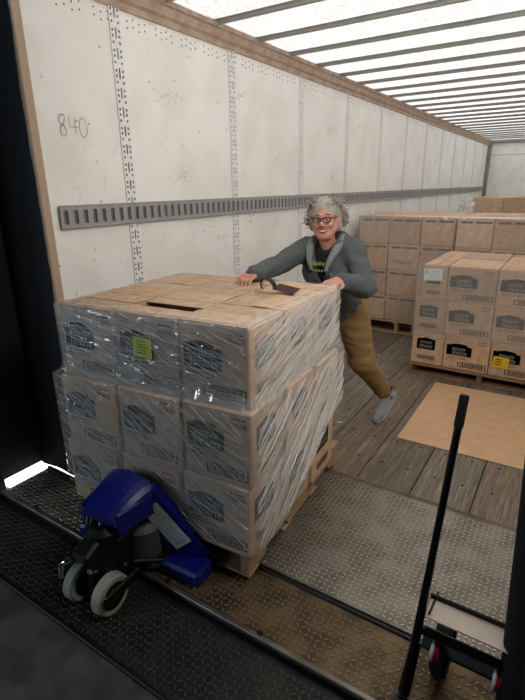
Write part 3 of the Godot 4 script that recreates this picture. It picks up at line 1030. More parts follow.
# ------------------------------------------------------------------ stretch film
func film_sheet(corners: Array, y0: Callable, y1: Callable, slope: Array, amp: float, off: float, step := 0.0065, many := 620) -> Array:
	# a wrapped band round four corners; slope gives the run of the creases on each side; returns [sheet, folds]
	var st := begin()
	var folds := begin()
	var cen := V0
	for c in corners:
		cen += c / 4.0
	var cols := []
	var n0 := corners.size()
	var run := 0.0
	for i in n0:
		var a: Vector3 = corners[i]
		var b: Vector3 = corners[(i + 1) % n0]
		var len := a.distance_to(b)
		var n := int(len / (step if i < 2 else step * 3.0))
		var out := Vector3(b.z - a.z, 0, a.x - b.x).normalized()
		if out.dot((a + b) / 2 - cen) < 0:
			out = -out
		for k in n:
			cols.append([a.lerp(b, float(k) / n), out, i, len * k / n, run + len * k / n, minf(float(k) / n, 1.0 - float(k) / n) * len])
		run += len
	# round the corners off: blend the outward direction close to each corner
	var cn := cols.size()
	var outs := []
	for k in cn:
		var s := V0
		for q in range(-3, 4):
			s += cols[(k + q + cn) % cn][1]
		outs.append(s.normalized())
	var rows := 0
	var hmax := 0.0
	for k in cn:
		hmax = maxf(hmax, y1.call(cols[k][2], cols[k][3]) - y0.call(cols[k][2], cols[k][3]))
	rows = int(hmax / step)
	for k in cn:
		var c = cols[k]
		var lo: float = y0.call(c[2], c[3])
		var hi: float = y1.call(c[2], c[3])
		var ang: float = slope[c[2]]
		for j in rows + 1:
			var y := lerpf(lo, hi, float(j) / rows)
			var along: float = c[4] * cos(ang) + y * sin(ang)
			var across: float = -c[4] * sin(ang) + y * cos(ang)
			var v := nz.get_noise_2d(along * 2.6, across * 32.0) * 0.75 + nz.get_noise_2d(along * 6.0 + 40.0, across * 75.0) * 0.25
			var cr := nz.get_noise_2d(c[4] * 15.0 + 70.0, y * 17.0) * (0.9 if c[2] == 0 else 0.35)
			if c[2] == 0:
				v *= 2.1
			var tight := clampf(c[5] / 0.05, 0.25, 1.0)
			var p: Vector3 = c[0] + outs[k] * (off + amp * (v + cr) * tight)
			p.y = y
			st.set_smooth_group(0)
			st.add_vertex(p)
	for k in cn:
		var k2 := (k + 1) % cn
		for j in rows:
			var a := k * (rows + 1) + j
			var b := k2 * (rows + 1) + j
			for id in [a, a + 1, b + 1, a, b + 1, b]:
				st.add_index(id)
	st.generate_normals()
	# creases gathered into thin raised folds
	for s in 2:
		var side: int = s
		var a: Vector3 = corners[side]
		var b: Vector3 = corners[(side + 1) % n0]
		var len := a.distance_to(b)
		var out := Vector3(b.z - a.z, 0, a.x - b.x).normalized()
		if out.dot((a + b) / 2 - cen) < 0:
			out = -out
		for q in (int(many * 0.62) if s == 1 else int(many * 1.1)):
			var u := rng.randf_range(0.0, len)
			var l := rng.randf_range(0.05, 0.55) if s == 1 else rng.randf_range(0.03, 0.4)
			var ang: float = slope[side] + rng.randfn(0.0, 0.07 if s == 1 else 0.18)
			var lo: float = y0.call(side, u)
			var hi: float = y1.call(side, u)
			var y := rng.randf_range(lo, hi)
			var r := 0.0006 + 0.0024 * pow(rng.randf(), 2.0)
			var pts := []
			var rad := []
			var nn := 7
			for i in nn:
				var f := float(i) / (nn - 1)
				var uu := u + cos(ang) * l * (f - 0.5)
				var yy := y + sin(ang) * l * (f - 0.5) + nz.get_noise_2d(uu * 6.0, q * 3.0) * 0.014
				if uu < 0.004 or uu > len - 0.004 or yy < y0.call(side, uu) or yy > y1.call(side, uu):
					continue
				var p := a.lerp(b, uu / len) + out * (off + amp * 0.9 + 0.001)
				p.y = yy
				pts.append(p)
				rad.append(r * sin(PI * clampf(f, 0.06, 0.94)))
			if pts.size() > 2:
				add_tube(folds, pts, rad, 5, 0.5)
	return [st.commit(), folds.commit()]


func main_load() -> void:
	# skewed stack: front edge and side edge of the footprint measured separately
	var ua := deg_to_rad(6.5)
	var va := deg_to_rad(2.0)
	var u := Vector3(-cos(ua), 0, sin(ua))     # along the front, from its right corner to the left
	var v := Vector3(-sin(va), 0, -cos(va))    # into the trailer
	var turn := deg_to_rad(4.2)
	var turn_p := deg_to_rad(3.6)
	var pw := 1.06
	var pd := 1.13
	var ph := 0.135
	var pc := Vector3(-0.985, 0, -1.385) + Vector3(-cos(turn_p), 0, sin(turn_p)) * pw / 2 + Vector3(-sin(turn_p), 0, -cos(turn_p)) * pd / 2
	pallet("pale wooden pallet under the film-wrapped load in front of the woman", pc + Vector3(0, 0.0187, 0), turn_p, pw, pd, ph, M.timber)
	var base := 0.0187 + ph + 0.001
	var tiers := [[Vector3(-0.97, 0, -1.375), 0.02, 0.0215, 0.345], [Vector3(-0.963, 0, -1.39), 0.02, 0.0215, 0.345], [Vector3(-0.985, 0, -1.425), 0.004, 0.006, 0.34]]
	var names := ["bottom", "middle", "top"]
	var cols := ["right-hand", "centre", "left-hand"]
	var rows := ["front", "second", "back"]
	var y := base
	var quads := []
	for k in 3:
		var o: Vector3 = tiers[k][0]
		var gx: float = tiers[k][1]
		var gz: float = tiers[k][2]
		var h: float = tiers[k][3]
		var w := 0.337
		var d := 0.298
		for i in 3:
			for j in 3:
				if k < 2 and i == 1 and j == 1:
					continue
				var c := o + u * (w / 2 + i * (w + gx) + 0.002) + v * (d / 2 + j * (d + gz) + 0.002)
				var opt := {"shade": (i * 2 + j + k) % 3}
				if j == 0:
					opt.front = 0
				if i == 0:
					opt.side = 1
				if k == 2:
					opt.flaps = "x" if (i + j) % 3 != 1 else "z"
					if i == 1 and j == 0:
						opt.open = true
						opt.flaps = "x"
						opt.split = 0.56
						opt.gap = 0.04
						opt.lift = [0.5, -1.0]
				carton("brown carton with dark block print, %s tier, %s row, %s column of the wrapped load" % [names[k], rows[j], cols[i]], w, h, d, Vector3(c.x, y, c.z), turn, "cartons of the wrapped load in front", opt)
		var W := 3 * w + 2 * gx
		var D := 3 * d + 2 * gz
		quads.append([o + u * W, o, o + v * D, o + u * W + v * D])
		y += h + 0.0012
	# film: one wrap round the top tier, another round the tiers below
	var top := y
	var y2 := base + 2 * (0.345 + 0.0012)
	var t := thing("stretch_film", "clear creased stretch film wound round the top tier of the front load", "plastic wrap", Vector3(-1.5, 0, -1.9))
	var lowline := func(s: int, q: float) -> float:
		return y2 - 0.03 + (0.028 * nz.get_noise_2d(q * 4.0, s * 7.0)) + (0.075 * q if s == 1 else 0.0)
	var hiline := func(s: int, q: float) -> float:
		return top + 0.004 + 0.006 * nz.get_noise_2d(q * 6.0, 20.0 + s)
	var fs := film_sheet(quads[2], lowline, hiline, [-0.22, 0.36, 0.2, 0.2], 0.0055, 0.012)
	var s1 := part("film", fs[0], M.film, t, -t.position)
	part("film_folds", fs[1], M.film_fold, t, -t.position).set_meta("kind", "stuff")
	# the film's edge turned in over the top of the tier
	var st := begin()
	var q4: Array = quads[2]
	var cen: Vector3 = (q4[0] + q4[1] + q4[2] + q4[3]) / 4
	for s in 4:
		var a: Vector3 = q4[s]
		var b: Vector3 = q4[(s + 1) % 4]
		var N := 60
		var pr := []
		for k in N + 1:
			var p := a.lerp(b, float(k) / N)
			var inn := (cen - p).normalized()
			var reach := 0.035 + 0.05 * absf(nz.get_noise_2d(k * 0.09, s * 5.0 + 3.0)) + (0.03 if s == 1 else 0.0)
			var row := [p - inn * 0.012 + Vector3(0, top - 0.004, 0), p + inn * reach * 0.3 + Vector3(0, top + 0.013 + 0.004 * nz.get_noise_2d(k * 0.7, s), 0), p + inn * reach + Vector3(0, top + 0.013 + 0.009 * nz.get_noise_2d(k * 0.5, s + 40.0), 0)]
			if k > 0:
				for m in 2:
					quad(st, pr[m], pr[m + 1], row[m + 1], row[m], Vector3.UP)
			pr = row
	part("turned_edge", st.commit(), M.film, t, -t.position)
	var t2 := thing("stretch_film", "clear creased stretch film wound diagonally round the lower tiers of the front load", "plastic wrap", Vector3(-1.5, 0, -1.9))
	var low2 := func(s: int, q: float) -> float:
		if s == 1:
			return base + 0.02 + 0.36 * smoothstep(0.15, 0.95, q) + 0.02 * nz.get_noise_2d(q * 9.0, 3.0)
		if s == 0:
			return base + 0.1 - 0.06 * q + 0.03 * nz.get_noise_2d(q * 5.0, 5.0)
		return base + 0.2
	var hi2 := func(s: int, q: float) -> float:
		return y2 + 0.012 + 0.012 * nz.get_noise_2d(q * 6.0, 30.0 + s)
	var big: Array = []
	var cc: Vector3 = (quads[1][0] + quads[1][1] + quads[1][2] + quads[1][3]) / 4
	for p in quads[1]:
		big.append(p + (p - cc).normalized() * 0.012)
	var fs2 := film_sheet(big, low2, hi2, [-0.55, 0.62, 0.2, 0.2], 0.0072, 0.015)
	part("film", fs2[0], M.film, t2, -t2.position)
	part("film_folds", fs2[1], M.film_fold, t2, -t2.position).set_meta("kind", "stuff")
	# skirt of film lying over the step between the tiers
	var sk := begin()
	for s in 4:
		var a: Vector3 = big[s]
		var b: Vector3 = big[(s + 1) % 4]
		var a1: Vector3 = q4[s]
		var b1: Vector3 = q4[(s + 1) % 4]
		var N := 70
		var pr := []
		for k in N + 1:
			var f := float(k) / N
			var p := a.lerp(b, f) + (a.lerp(b, f) - cc).normalized() * 0.012
			var p1 := a1.lerp(b1, f) + (a1.lerp(b1, f) - cc).normalized() * 0.012
			var w1: float = y2 + 0.008 + 0.016 * nz.get_noise_2d(k * 0.35, s * 3.0)
			var rise: float = 0.05 + 0.03 * nz.get_noise_2d(k * 0.2, s * 9.0) + (0.075 * f if s == 1 else 0.0)
			var row := [Vector3(p.x, w1, p.z), Vector3(p1.x, w1 + rise * 0.45, p1.z).lerp(Vector3(p.x, w1, p.z), 0.45), Vector3(p1.x, w1 + rise, p1.z)]
			if k > 0:
				for m in 2:
					quad(sk, pr[m], pr[m + 1], row[m + 1], row[m], Vector3.UP)
			pr = row
	# gathered lower edge of the upper wrap, a thick bright roll of film
	var roll := begin()
	for s in 2:
		var pts := []
		var rad := []
		for k in 41:
			var f := float(k) / 40
			var p: Vector3 = q4[s].lerp(q4[s + 1], f)
			p += (p - cc).normalized() * 0.016
			p.y = lowline.call(s, f * q4[s].distance_to(q4[s + 1])) + 0.006
			pts.append(p)
			rad.append(0.0035 + 0.003 * absf(nz.get_noise_2d(k * 0.4, s * 8.0)))
		add_tube(roll, pts, rad, 6, 0.6)
	part("gathered_edge", roll.commit(), M.film_fold, t, -t.position)
	part("film_skirt", sk.commit(), M.film, t2, -t2.position)
	# yellow adhesive label on the film, front, beside the middle print
	var fr := Basis(Vector3.UP, ua)
	var lp: Vector3 = q4[1] + u * 0.51 + Vector3(0, top - 0.14, 0)
	var lab := part("adhesive_label", box(0.1, 0.09, 0.0012, 0.0004), M.yellow_label, t, lp + fr * Vector3(0, 0, 0.018) - t.position, fr * Basis(Vector3.BACK, -0.03))
	var lt := begin()
	for k in 5:
		var wd := 0.05 + 0.012 * ((k * 3) % 3)
		add_box(lt, at(Vector3(-0.004, 0.028 - 0.013 * k, 0.0009)), Vector3(wd, 0.004, 0.0003), 0.0001)
	part("label_print", lt.commit(), M.ink_soft, lab)
	for q in [[2, 1], [1, 0]]:
		pass


func far_loads() -> void:
	# ---- two loads of plain cartons standing side by side deeper in the trailer
	var cols3 := ["left-hand", "centre", "right-hand"]
	var tn := ["bottom", "second", "third", "top"]
	var rows := ["front", "middle", "back"]
	for unit in 2:
		var xl: float = [-2.17, -1.07][unit]
		var w := 0.352
		var h := 0.297
		var d := 0.36
		var zf: float = [-5.5, -5.46][unit]
		var ph := 0.15
		var side: String = ["left", "right"][unit]
		pallet("pale wooden pallet under the %s-hand tall stack of plain cartons" % side, Vector3(xl + 0.54, 0.0, zf - 0.52), 0.0, 1.1, 1.1, ph, M.timber)
		for k in 4:
			for i in 3:
				for j in 3:
					if j > 0 and k < 3 and not (i == 0 and unit == 0):
						continue
					var opt := {"shade": (i + j * 2 + k) % 3}
					if j == 0:
						opt.front = 2
					if k == 3:
						opt.flaps = "x" if (i + j) % 2 == 0 else "z"
						opt.lift = [rng.randf_range(0.2, 1.6), rng.randf_range(0.2, 1.6)]
						if unit == 1 and i == 2 and j == 0:
							opt.lift = [7.0, 1.0]
					var wob := 0.004 * nz.get_noise_2d(i * 3.3 + k * 9.1, unit * 5.0 + j)
					var shift: float = -0.012 * (3 - k) if unit == 0 else 0.0
					var c := carton("plain brown carton, %s tier, %s row, %s column of the %s-hand tall stack" % [tn[k], rows[j], cols3[i], side], w, h, d, Vector3(xl + 0.005 + w / 2 + i * (w + 0.008) + wob - shift * 0.3, ph + 0.001 + k * (h + 0.0035), zf - 0.005 - d / 2 - j * (d + 0.006) + wob), wob, "plain cartons stacked deep in the trailer", opt)
					if unit == 0 and k == 2 and i == 1 and j == 0:
						var st := begin()
						var sh := Basis(Vector3(1, 0, 0), Vector3(0.25, 1, 0), Vector3(0, 0, 1))
						st.append_from(letters("Cleaned", 0.042, true), 0, Transform3D(sh, Vector3(0, 0, 0)))
						part("handwriting", st.commit(), M.marker, c, Vector3(-0.01, 0.1, d / 2 + 0.0015), Basis(Vector3.BACK, -0.06))
		var q := [Vector3(xl, 0, zf), Vector3(xl + 1.085, 0, zf), Vector3(xl + 1.085, 0, zf - 1.1), Vector3(xl, 0, zf - 1.1)]
		var t := thing("stretch_film", "thin clear film round the %s-hand tall stack of plain cartons" % side, "plastic wrap", Vector3(xl + 0.54, 0, zf - 0.5))
		var fs := film_sheet(q, func(_s: int, _q: float) -> float: return 0.17, func(_s: int, _q: float) -> float: return 1.355, [0.05, 0.05, 0.05, 0.05], 0.003, 0.008, 0.022, 0)
		part("film", fs[0], M.film_plain, t, -t.position)
		var tr := begin()
		var N := 40
		var pr := []
		for k in N + 1:
			var x := lerpf(xl - 0.01, xl + 1.095, float(k) / N)
			var row := [Vector3(x, 1.33, zf + 0.009), Vector3(x, 1.358 + 0.006 * nz.get_noise_2d(k * 0.8, unit), zf + 0.004), Vector3(x, 1.366, zf - 0.06 - 0.06 * absf(nz.get_noise_2d(k * 0.3, unit + 4.0)))]
			if k > 0:
				for m in 2:
					quad(tr, pr[m], pr[m + 1], row[m + 1], row[m], Vector3.UP)
			pr = row
		part("turned_edge", tr.commit(), M.film_plain, t, -t.position)
	# ---- the lower load on the right, three tiers, block prints
	var xl := -1.13
	var zf := -4.33
	var ph := 0.105
	pallet("dark low wooden pallet under the wrapped load beside the cardboard sheet", Vector3(xl + 0.62, 0, zf - 0.5), 0.0, 1.26, 1.06, ph, M.timber_old)
	var tn3 := ["bottom", "middle", "top"]
	var y := ph + 0.001
	for k in 3:
		var h: float = [0.305, 0.308, 0.3][k]
		var x: float = xl + [0.0, 0.0, 0.045][k]
		var ws: Array = [[0.29, 0.385, 0.385, 0.16], [0.275, 0.385, 0.385, 0.17], [0.21, 0.4, 0.4, 0.16]][k]
		for i in 4:
			var w: float = ws[i]
			for j in 3:
				if j > 0 and k < 2 and i > 0:
					continue
				if i == 3 and j > 0:
					continue
				var d := 0.335
				var opt := {"shade": (i * 2 + j + k) % 3}
				if j == 0 and i < 3:
					opt.front = 0 if i > 0 else 1
				if k == 2:
					opt.flaps = "x" if i in [1, 2] else "z"
					opt.lift = [rng.randf_range(0.2, 1.8), rng.randf_range(0.2, 1.8)]
					if i == 1 and j == 1:
						opt.gap = 0.012
				carton("block-printed carton, %s tier, %s row, %s from left, lower right load" % [tn3[k], rows[j], ["first", "second", "third", "fourth"][i]], w - 0.006, h, d, Vector3(x + w / 2, y, zf - 0.005 - d / 2 - j * (d + 0.006)), 0.0, "block printed cartons of the lower right load", opt)
			x += w
		y += h + 0.0015
	var q2 := [Vector3(xl - 0.005, 0, zf), Vector3(xl + 1.24, 0, zf), Vector3(xl + 1.24, 0, zf - 1.02), Vector3(xl - 0.005, 0, zf - 1.02)]
	var t := thing("stretch_film", "hazy clear film round the two upper tiers of the lower right load", "plastic wrap", Vector3(-0.5, 0, zf - 0.5))
	var fs := film_sheet(q2, func(s: int, q: float) -> float: return 0.36 + 0.02 * nz.get_noise_2d(q * 5.0, s), func(s: int, _q: float) -> float: return y + 0.002, [0.06, 0.06, 0.06, 0.06], 0.004, 0.009, 0.016, 90)
	part("film", fs[0], M.film_hazy, t, -t.position)
	part("film_folds", fs[1], M.film_fold, t, -t.position).set_meta("kind", "stuff")
	var pl := part("shipping_label", box(0.16, 0.105, 0.0012, 0.0003), M.paper, t, Vector3(-0.995, 0.945, zf + 0.016) - t.position, Basis(Vector3.BACK, 0.04))
	var lt := begin()
	add_box(lt, at(Vector3(-0.055, 0.025, 0.0009)), Vector3(0.03, 0.034, 0.0003), 0.0001)
	for k in 4:
		add_box(lt, at(Vector3(0.018, 0.03 - 0.02 * k, 0.0009)), Vector3(0.075 + 0.012 * (k % 2), 0.006, 0.0003), 0.0001)
	part("label_print", lt.commit(), M.print_grey, pl)
	var yl := part("adhesive_label", box(0.125, 0.1, 0.0012, 0.0003), M.amber_label, t, Vector3(-0.36, 0.235, zf + 0.004) - t.position, Basis(Vector3.BACK, -0.05))
	var lt2 := begin()
	for k in 3:
		add_box(lt2, at(Vector3(-0.02, 0.025 - 0.022 * k, 0.0009)), Vector3(0.05, 0.01, 0.0003), 0.0001)
	part("label_print", lt2.commit(), M.ink_soft, yl)
	# ---- one more load farther back, only its top tier shows
	var names := ["left-hand", "centre", "right-hand"]
	pallet("wooden pallet under the farthest stack of cartons", Vector3(-0.72, 0, -8.0), 0.0, 1.12, 1.0, 0.14, M.timber_old)
	for k in 4:
		for i in 3:
			var o := {"shade": i}
			if k == 3:
				o.flaps = "z"
			carton("reddish brown carton, %s tier, %s of three in the farthest stack" % [tn[k], names[i]], 0.365, 0.338, 0.95, Vector3(-1.09 + i * 0.37, 0.142 + k * 0.34, -8.0), 0.0, "cartons of the farthest stack", o)
	var t5 := thing("stretch_film", "loose pale film bunched over the corner of the farthest stack", "plastic wrap", Vector3(-1.3, 1.3, -7.5))
	var st := begin()
	var pr := []
	for a in 13:
		var row := []
		for b in 9:
			var fx := float(a) / 12
			var fy := float(b) / 8
			row.append(Vector3(-1.47 + 0.22 * fx + 0.03 * nz.get_noise_2d(fy * 4, fx * 3), 1.2 + 0.33 * fy * (0.75 + 0.3 * fx), -7.47 + 0.07 * nz.get_noise_2d(fx * 5.0, fy * 4.0)))
		if a > 0:
			for b in 8:
				quad(st, pr[b], pr[b + 1], row[b + 1], row[b], Vector3.BACK)
		pr = row
	part("film", st.commit(), M.film_fold, t5, -t5.position)


# ------------------------------------------------------------------ pallet jack
func pallet_jack() -> void:
	var t := thing("pallet_jack", "blue manual pallet jack with cream wheels, forks under the wrapped load", "pallet jack", Vector3(-1.535, -0.035, -1.31), deg_to_rad(4.0))
	# local: +z towards the operator, forks run to -z under the pallet
	for s in [-1, 1]:
		var st := begin()
		add_prism(st, at(Vector3(s * 0.26 - 0.08, 0, 0), Basis(Vector3.UP, PI / 2)), PackedVector2Array([Vector2(-0.02, 0.085), Vector2(1.08, 0.085), Vector2(1.14, 0.06), Vector2(1.14, 0.05), Vector2(1.0, 0.045), Vector2(-0.02, 0.045)]), 0.16)
		part("fork", st.commit(), M.blue_paint, t)
		part("load_roller", lathe([Vector2(0.0, -0.045), Vector2(0.03, -0.045), Vector2(0.034, -0.04), Vector2(0.034, 0.04), Vector2(0.03, 0.045), Vector2(0, 0.045)], 14), M.tyre_cream, t, Vector3(s * 0.26, 0.036, -0.9), Basis(Vector3.BACK, PI / 2))
		# sloping leg of the frame from the cap down to the fork's root
		var top := Vector3(s * 0.075, 0.425, 0.095)
		var bot := Vector3(s * 0.30, 0.09, 0.0)
		var along := (bot - top).normalized()
		var nrm := Vector3(0, along.z, -along.y).normalized() if false else (Vector3(0.18 * s, 0.25, 1.0) - along * Vector3(0.18 * s, 0.25, 1.0).dot(along)).normalized()
		var acr := along.cross(nrm).normalized()
		var b := Basis(acr, -along, nrm)
		if b.determinant() < 0:
			b = Basis(-acr, -along, nrm)
		var len := top.distance_to(bot)
		var leg := begin()
		var hw := 0.072
		var poly := PackedVector2Array([Vector2(-hw * 0.9, 0.03), Vector2(-hw, -len + 0.05), Vector2(-hw * 1.15, -len), Vector2(hw * 1.3, -len), Vector2(hw, -len + 0.06), Vector2(hw * 0.9, 0.03)])
		add_prism(leg, at(top, b), poly, 0.012)
		# folded edges of the pressing
		for e in [-1, 1]:
			add_box(leg, at(top + b * Vector3(e * hw * 0.97, -len / 2 + 0.01, -0.018), b), Vector3(0.008, len, 0.05), 0.002)
		var lg := part("frame_leg", leg.commit(), M.blue_paint, t)
		if s == 1:
			var lb := part("instruction_label", box(0.092, 0.25, 0.0014, 0.0004), M.paper, lg, top + b * Vector3(0.004, -0.185, 0.0135), b)
			var lt := begin()
			for q in 9:
				add_box(lt, at(Vector3(-0.004 + 0.004 * (q % 3), 0.085 - 0.02 * q, 0.001)), Vector3(0.058 - 0.01 * (q % 2), 0.006, 0.0003), 0.0001)
			add_box(lt, at(Vector3(0.0, -0.1, 0.001)), Vector3(0.06, 0.018, 0.0003), 0.0001)
			part("label_print", lt.commit(), M.print_grey, lb)
		# foot flange where leg and fork meet
		part("fork_root", box(0.22, 0.07, 0.13, 0.012), M.blue_paint, t, Vector3(s * 0.265, 0.075, 0.045))
	# rounded cap at the top of the frame, reaching forward over the pump
	var cap := begin()
	var prev := []
	for i in 9:
		var f := float(i) / 8
		var row := []
		for k in 11:
			var a := PI * k / 10
			var wd := lerpf(0.14, 0.105, f)
			row.append(Vector3(cos(a) * wd, 0.445 - 0.055 * f * f + sin(a) * lerpf(0.075, 0.055, f), 0.07 + 0.21 * f))
		if i > 0:
			for k in 10:
				quad(cap, prev[k], prev[k + 1], row[k + 1], row[k], (prev[k] - Vector3(0, 0.42, prev[k].z)) + Vector3(0, 0.01, 0))
		if i == 0 or i == 8:
			for k in 10:
				tri(cap, Vector3(0, row[0].y, row[0].z), row[k], row[k + 1], Vector3(0, 0, -1 if i == 0 else 1))
		prev = row
	for s in [-1, 1]:
		add_box(cap, at(Vector3(s * 0.118, 0.395, 0.17), Basis(Vector3.UP, -s * 0.15)), Vector3(0.01, 0.1, 0.2), 0.003)
	part("frame_cap", cap.commit(), M.blue_paint, t)
	# pump block, piston, steering fork, wheels
	var pump := begin()
	add_box(pump, at(Vector3(0, 0.25, 0.2)), Vector3(0.17, 0.14, 0.16), 0.015)
	add_lathe(pump, at(Vector3(0, 0.15, 0.26)), [Vector2(0.0, 0.0), Vector2(0.07, 0.0), Vector2(0.08, 0.02), Vector2(0.08, 0.2), Vector2(0.05, 0.22), Vector2(0, 0.22)], 18)
	part("pump", pump.commit(), M.black_steel, t)
	part("piston", tube([Vector3(0, 0.3, 0.27), Vector3(0, 0.41, 0.25)], [0.022], 12), M.chrome, t)
	part("reservoir", lathe([Vector2(0, 0), Vector2(0.085, 0), Vector2(0.09, 0.01), Vector2(0.09, 0.15), Vector2(0.06, 0.17), Vector2(0, 0.17)], 18), M.grey_steel, t, Vector3(0.06, 0.12, 0.09))
	part("lowering_lever", tube([Vector3(-0.12, 0.2, 0.36), Vector3(-0.14, 0.19, 0.39), Vector3(-0.14, 0.13, 0.4)], [0.014], 10), M.chrome, t)
	part("control_rod", tube([Vector3(-0.07, 0.4, 0.27), Vector3(-0.065, 0.22, 0.33)], [0.007], 8), M.galvanised, t)
	part("control_rod", tube([Vector3(-0.045, 0.4, 0.27), Vector3(-0.04, 0.22, 0.33)], [0.007], 8), M.galvanised, t)
	part("steering_fork", box(0.05, 0.12, 0.09, 0.01), M.black_steel, t, Vector3(0, 0.13, 0.32))
	part("axle", tube([Vector3(-0.13, 0.09, 0.34), Vector3(0.13, 0.09, 0.34)], [0.013], 10), M.black_steel, t)
	part("handle_socket", box(0.09, 0.07, 0.1, 0.012), M.black_steel, t, Vector3(0, 0.29, 0.35), Basis(Vector3.RIGHT, 0.4))
	for s in [-1, 1]:
		var whl := part("steer_wheel", lathe([Vector2(0.062, -0.026), Vector2(0.082, -0.027), Vector2(0.089, -0.02), Vector2(0.09, 0.02), Vector2(0.082, 0.027), Vector2(0.062, 0.026)], 28), M.tyre_cream, t, Vector3(s * 0.085, 0.09, 0.34), Basis(Vector3.BACK, PI / 2))
		part("wheel_core", lathe([Vector2(0, -0.018), Vector2(0.02, -0.03), Vector2(0.03, -0.016), Vector2(0.066, -0.022), Vector2(0.066, 0.022), Vector2(0.03, 0.016), Vector2(0.02, 0.03), Vector2(0, 0.018)], 20), M.black_steel, whl)
		part("wheel_guard", box(0.012, 0.05, 0.2, 0.005), M.black_steel, t, Vector3(s * 0.135, 0.125, 0.31))
	# push rods from the frame to the forks
	for s in [-1, 1]:
		part("push_rod", tube([Vector3(s * 0.09, 0.15, 0.2), Vector3(s * 0.22, 0.07, 0.02)], [0.012], 8), M.black_steel, t)


# ------------------------------------------------------------------ hand truck
func hand_truck() -> void:
	var t := thing("hand_truck", "black hand truck with straight grips standing in the right foreground", "hand truck", Vector3(-0.09, 0, -1.25))
	var o := t.position
	var L0 := Vector3(-0.236, 0.03, -1.247)
	var L1 := Vector3(-0.2, 1.1, -1.422)
	var R0 := Vector3(0.075, 0.03, -1.247)
	var R1 := Vector3(-0.003, 1.1, -1.422)
	var lean := (L1 - L0).normalized()
	# left rail with its grip
	var lr := part("rail", tube([L0 - o, L0.lerp(L1, 0.25) - o, L0.lerp(L1, 0.5) - o, L0.lerp(L1, 0.97) - o], [0.0165, 0.0145, 0.0122, 0.0118], 14), M.black_gloss, t)
	part("grip", tube([L0.lerp(L1, 0.905) - o, L0.lerp(L1, 0.908) - o, L0.lerp(L1, 0.996) - o, L1 - o], [0.0125, 0.0143, 0.0143, 0.012], 14), M.rubber, t)
	part("lower_bracket", tube([L0 - Vector3(0.004, 0, 0) - o, L0.lerp(L1, 0.2) + Vector3(0.004, 0, 0) - o], [0.021, 0.017], 12), M.black_gloss, t)
	# right rail, padded, running out of the picture
	part("rail", tube([R0 - o, R1 - o], [0.02, 0.0155], 14), M.black_gloss, t)
	part("rail_padding", tube([R0.lerp(R1, 0.06) + Vector3(0.012, 0, 0) - o, R0.lerp(R1, 0.3) + Vector3(0.012, 0, 0) - o, R0.lerp(R1, 0.7) + Vector3(0.011, 0, 0) - o, R0.lerp(R1, 0.99) + Vector3(0.014, 0, 0) - o], [0.05, 0.043, 0.037, 0.037], 16), M.rubber, t)
	# pale worn cross plate in the plane of the rails, its rim turned up
	var xax := Vector3(1, 0, 0)
	var nrm := xax.cross(lean).normalized()
	var b := Basis(xax, lean, nrm)
	var pc := Vector3(-0.085, 0.372, -1.309)
	var cp := part("cross_plate", box(0.245, 0.082, 0.006, 0.002), M.worn_steel, t, pc - o, Basis(Vector3.RIGHT, deg_to_rad(-86)))
	part("plate_rim", box(0.25, 0.012, 0.03, 0.003), M.black_steel, cp, Vector3(0, 0.045, 0.004))
	part("plate_gusset", tube([Vector3(-0.108, 0.075, 0.002), Vector3(-0.112, -0.03, 0.01)], [0.004], 6), M.black_steel, cp)
	# dark tube and grey bracket below it
	part("cross_tube", tube([Vector3(-0.21, 0.305, -1.278) - o, Vector3(0.05, 0.305, -1.278) - o], [0.0165], 14), M.black_gloss, t)
	part("axle_bracket", box(0.245, 0.055, 0.01, 0.003), M.grey_steel, t, Vector3(-0.085, 0.265, -1.286) - o, b)
	part("axle", tube([Vector3(-0.225, 0.14, -1.42) - o, Vector3(0.12, 0.14, -1.42) - o], [0.011], 10), M.chrome, t)
	for x in [-0.163, 0.022]:
		var cap := part("end_cap", lathe([Vector2(0, -0.012), Vector2(0.03, -0.012), Vector2(0.034, 0.0), Vector2(0.026, 0.014), Vector2(0, 0.018)], 18), M.red_hub, t, Vector3(x, 0.247, -1.272) - o, Basis(Vector3.BACK, -PI / 2))
		part("cap_ring", lathe([Vector2(0.028, -0.012), Vector2(0.036, -0.012), Vector2(0.037, -0.004), Vector2(0.033, 0.0)], 18), M.white_plastic, cap)
	for s in [-1, 1]:
		var x: float = [-0.155, 0.075][0 if s == -1 else 1]
		var turn := Basis(Vector3.BACK, PI / 2)
		var tyre := part("wheel", lathe([Vector2(0.075, -0.025), Vector2(0.105, -0.028), Vector2(0.122, -0.016), Vector2(0.126, 0.0), Vector2(0.122, 0.016), Vector2(0.105, 0.028), Vector2(0.075, 0.025)], 28), M.rubber, t, Vector3(x, 0.143, -1.42) - o, turn)
		part("wheel_hub", lathe([Vector2(0.0, -0.03), Vector2(0.022, -0.03), Vector2(0.026, -0.012), Vector2(0.078, -0.018), Vector2(0.078, 0.018), Vector2(0.026, 0.012), Vector2(0.022, 0.03), Vector2(0, 0.03)], 24), M.red_hub, tyre)
	# toe plate flat on the deck, towards the camera
	part("toe_plate", box(0.36, 0.008, 0.22, 0.003), M.black_steel, t, Vector3(-0.085, 0.012, -1.13) - o)


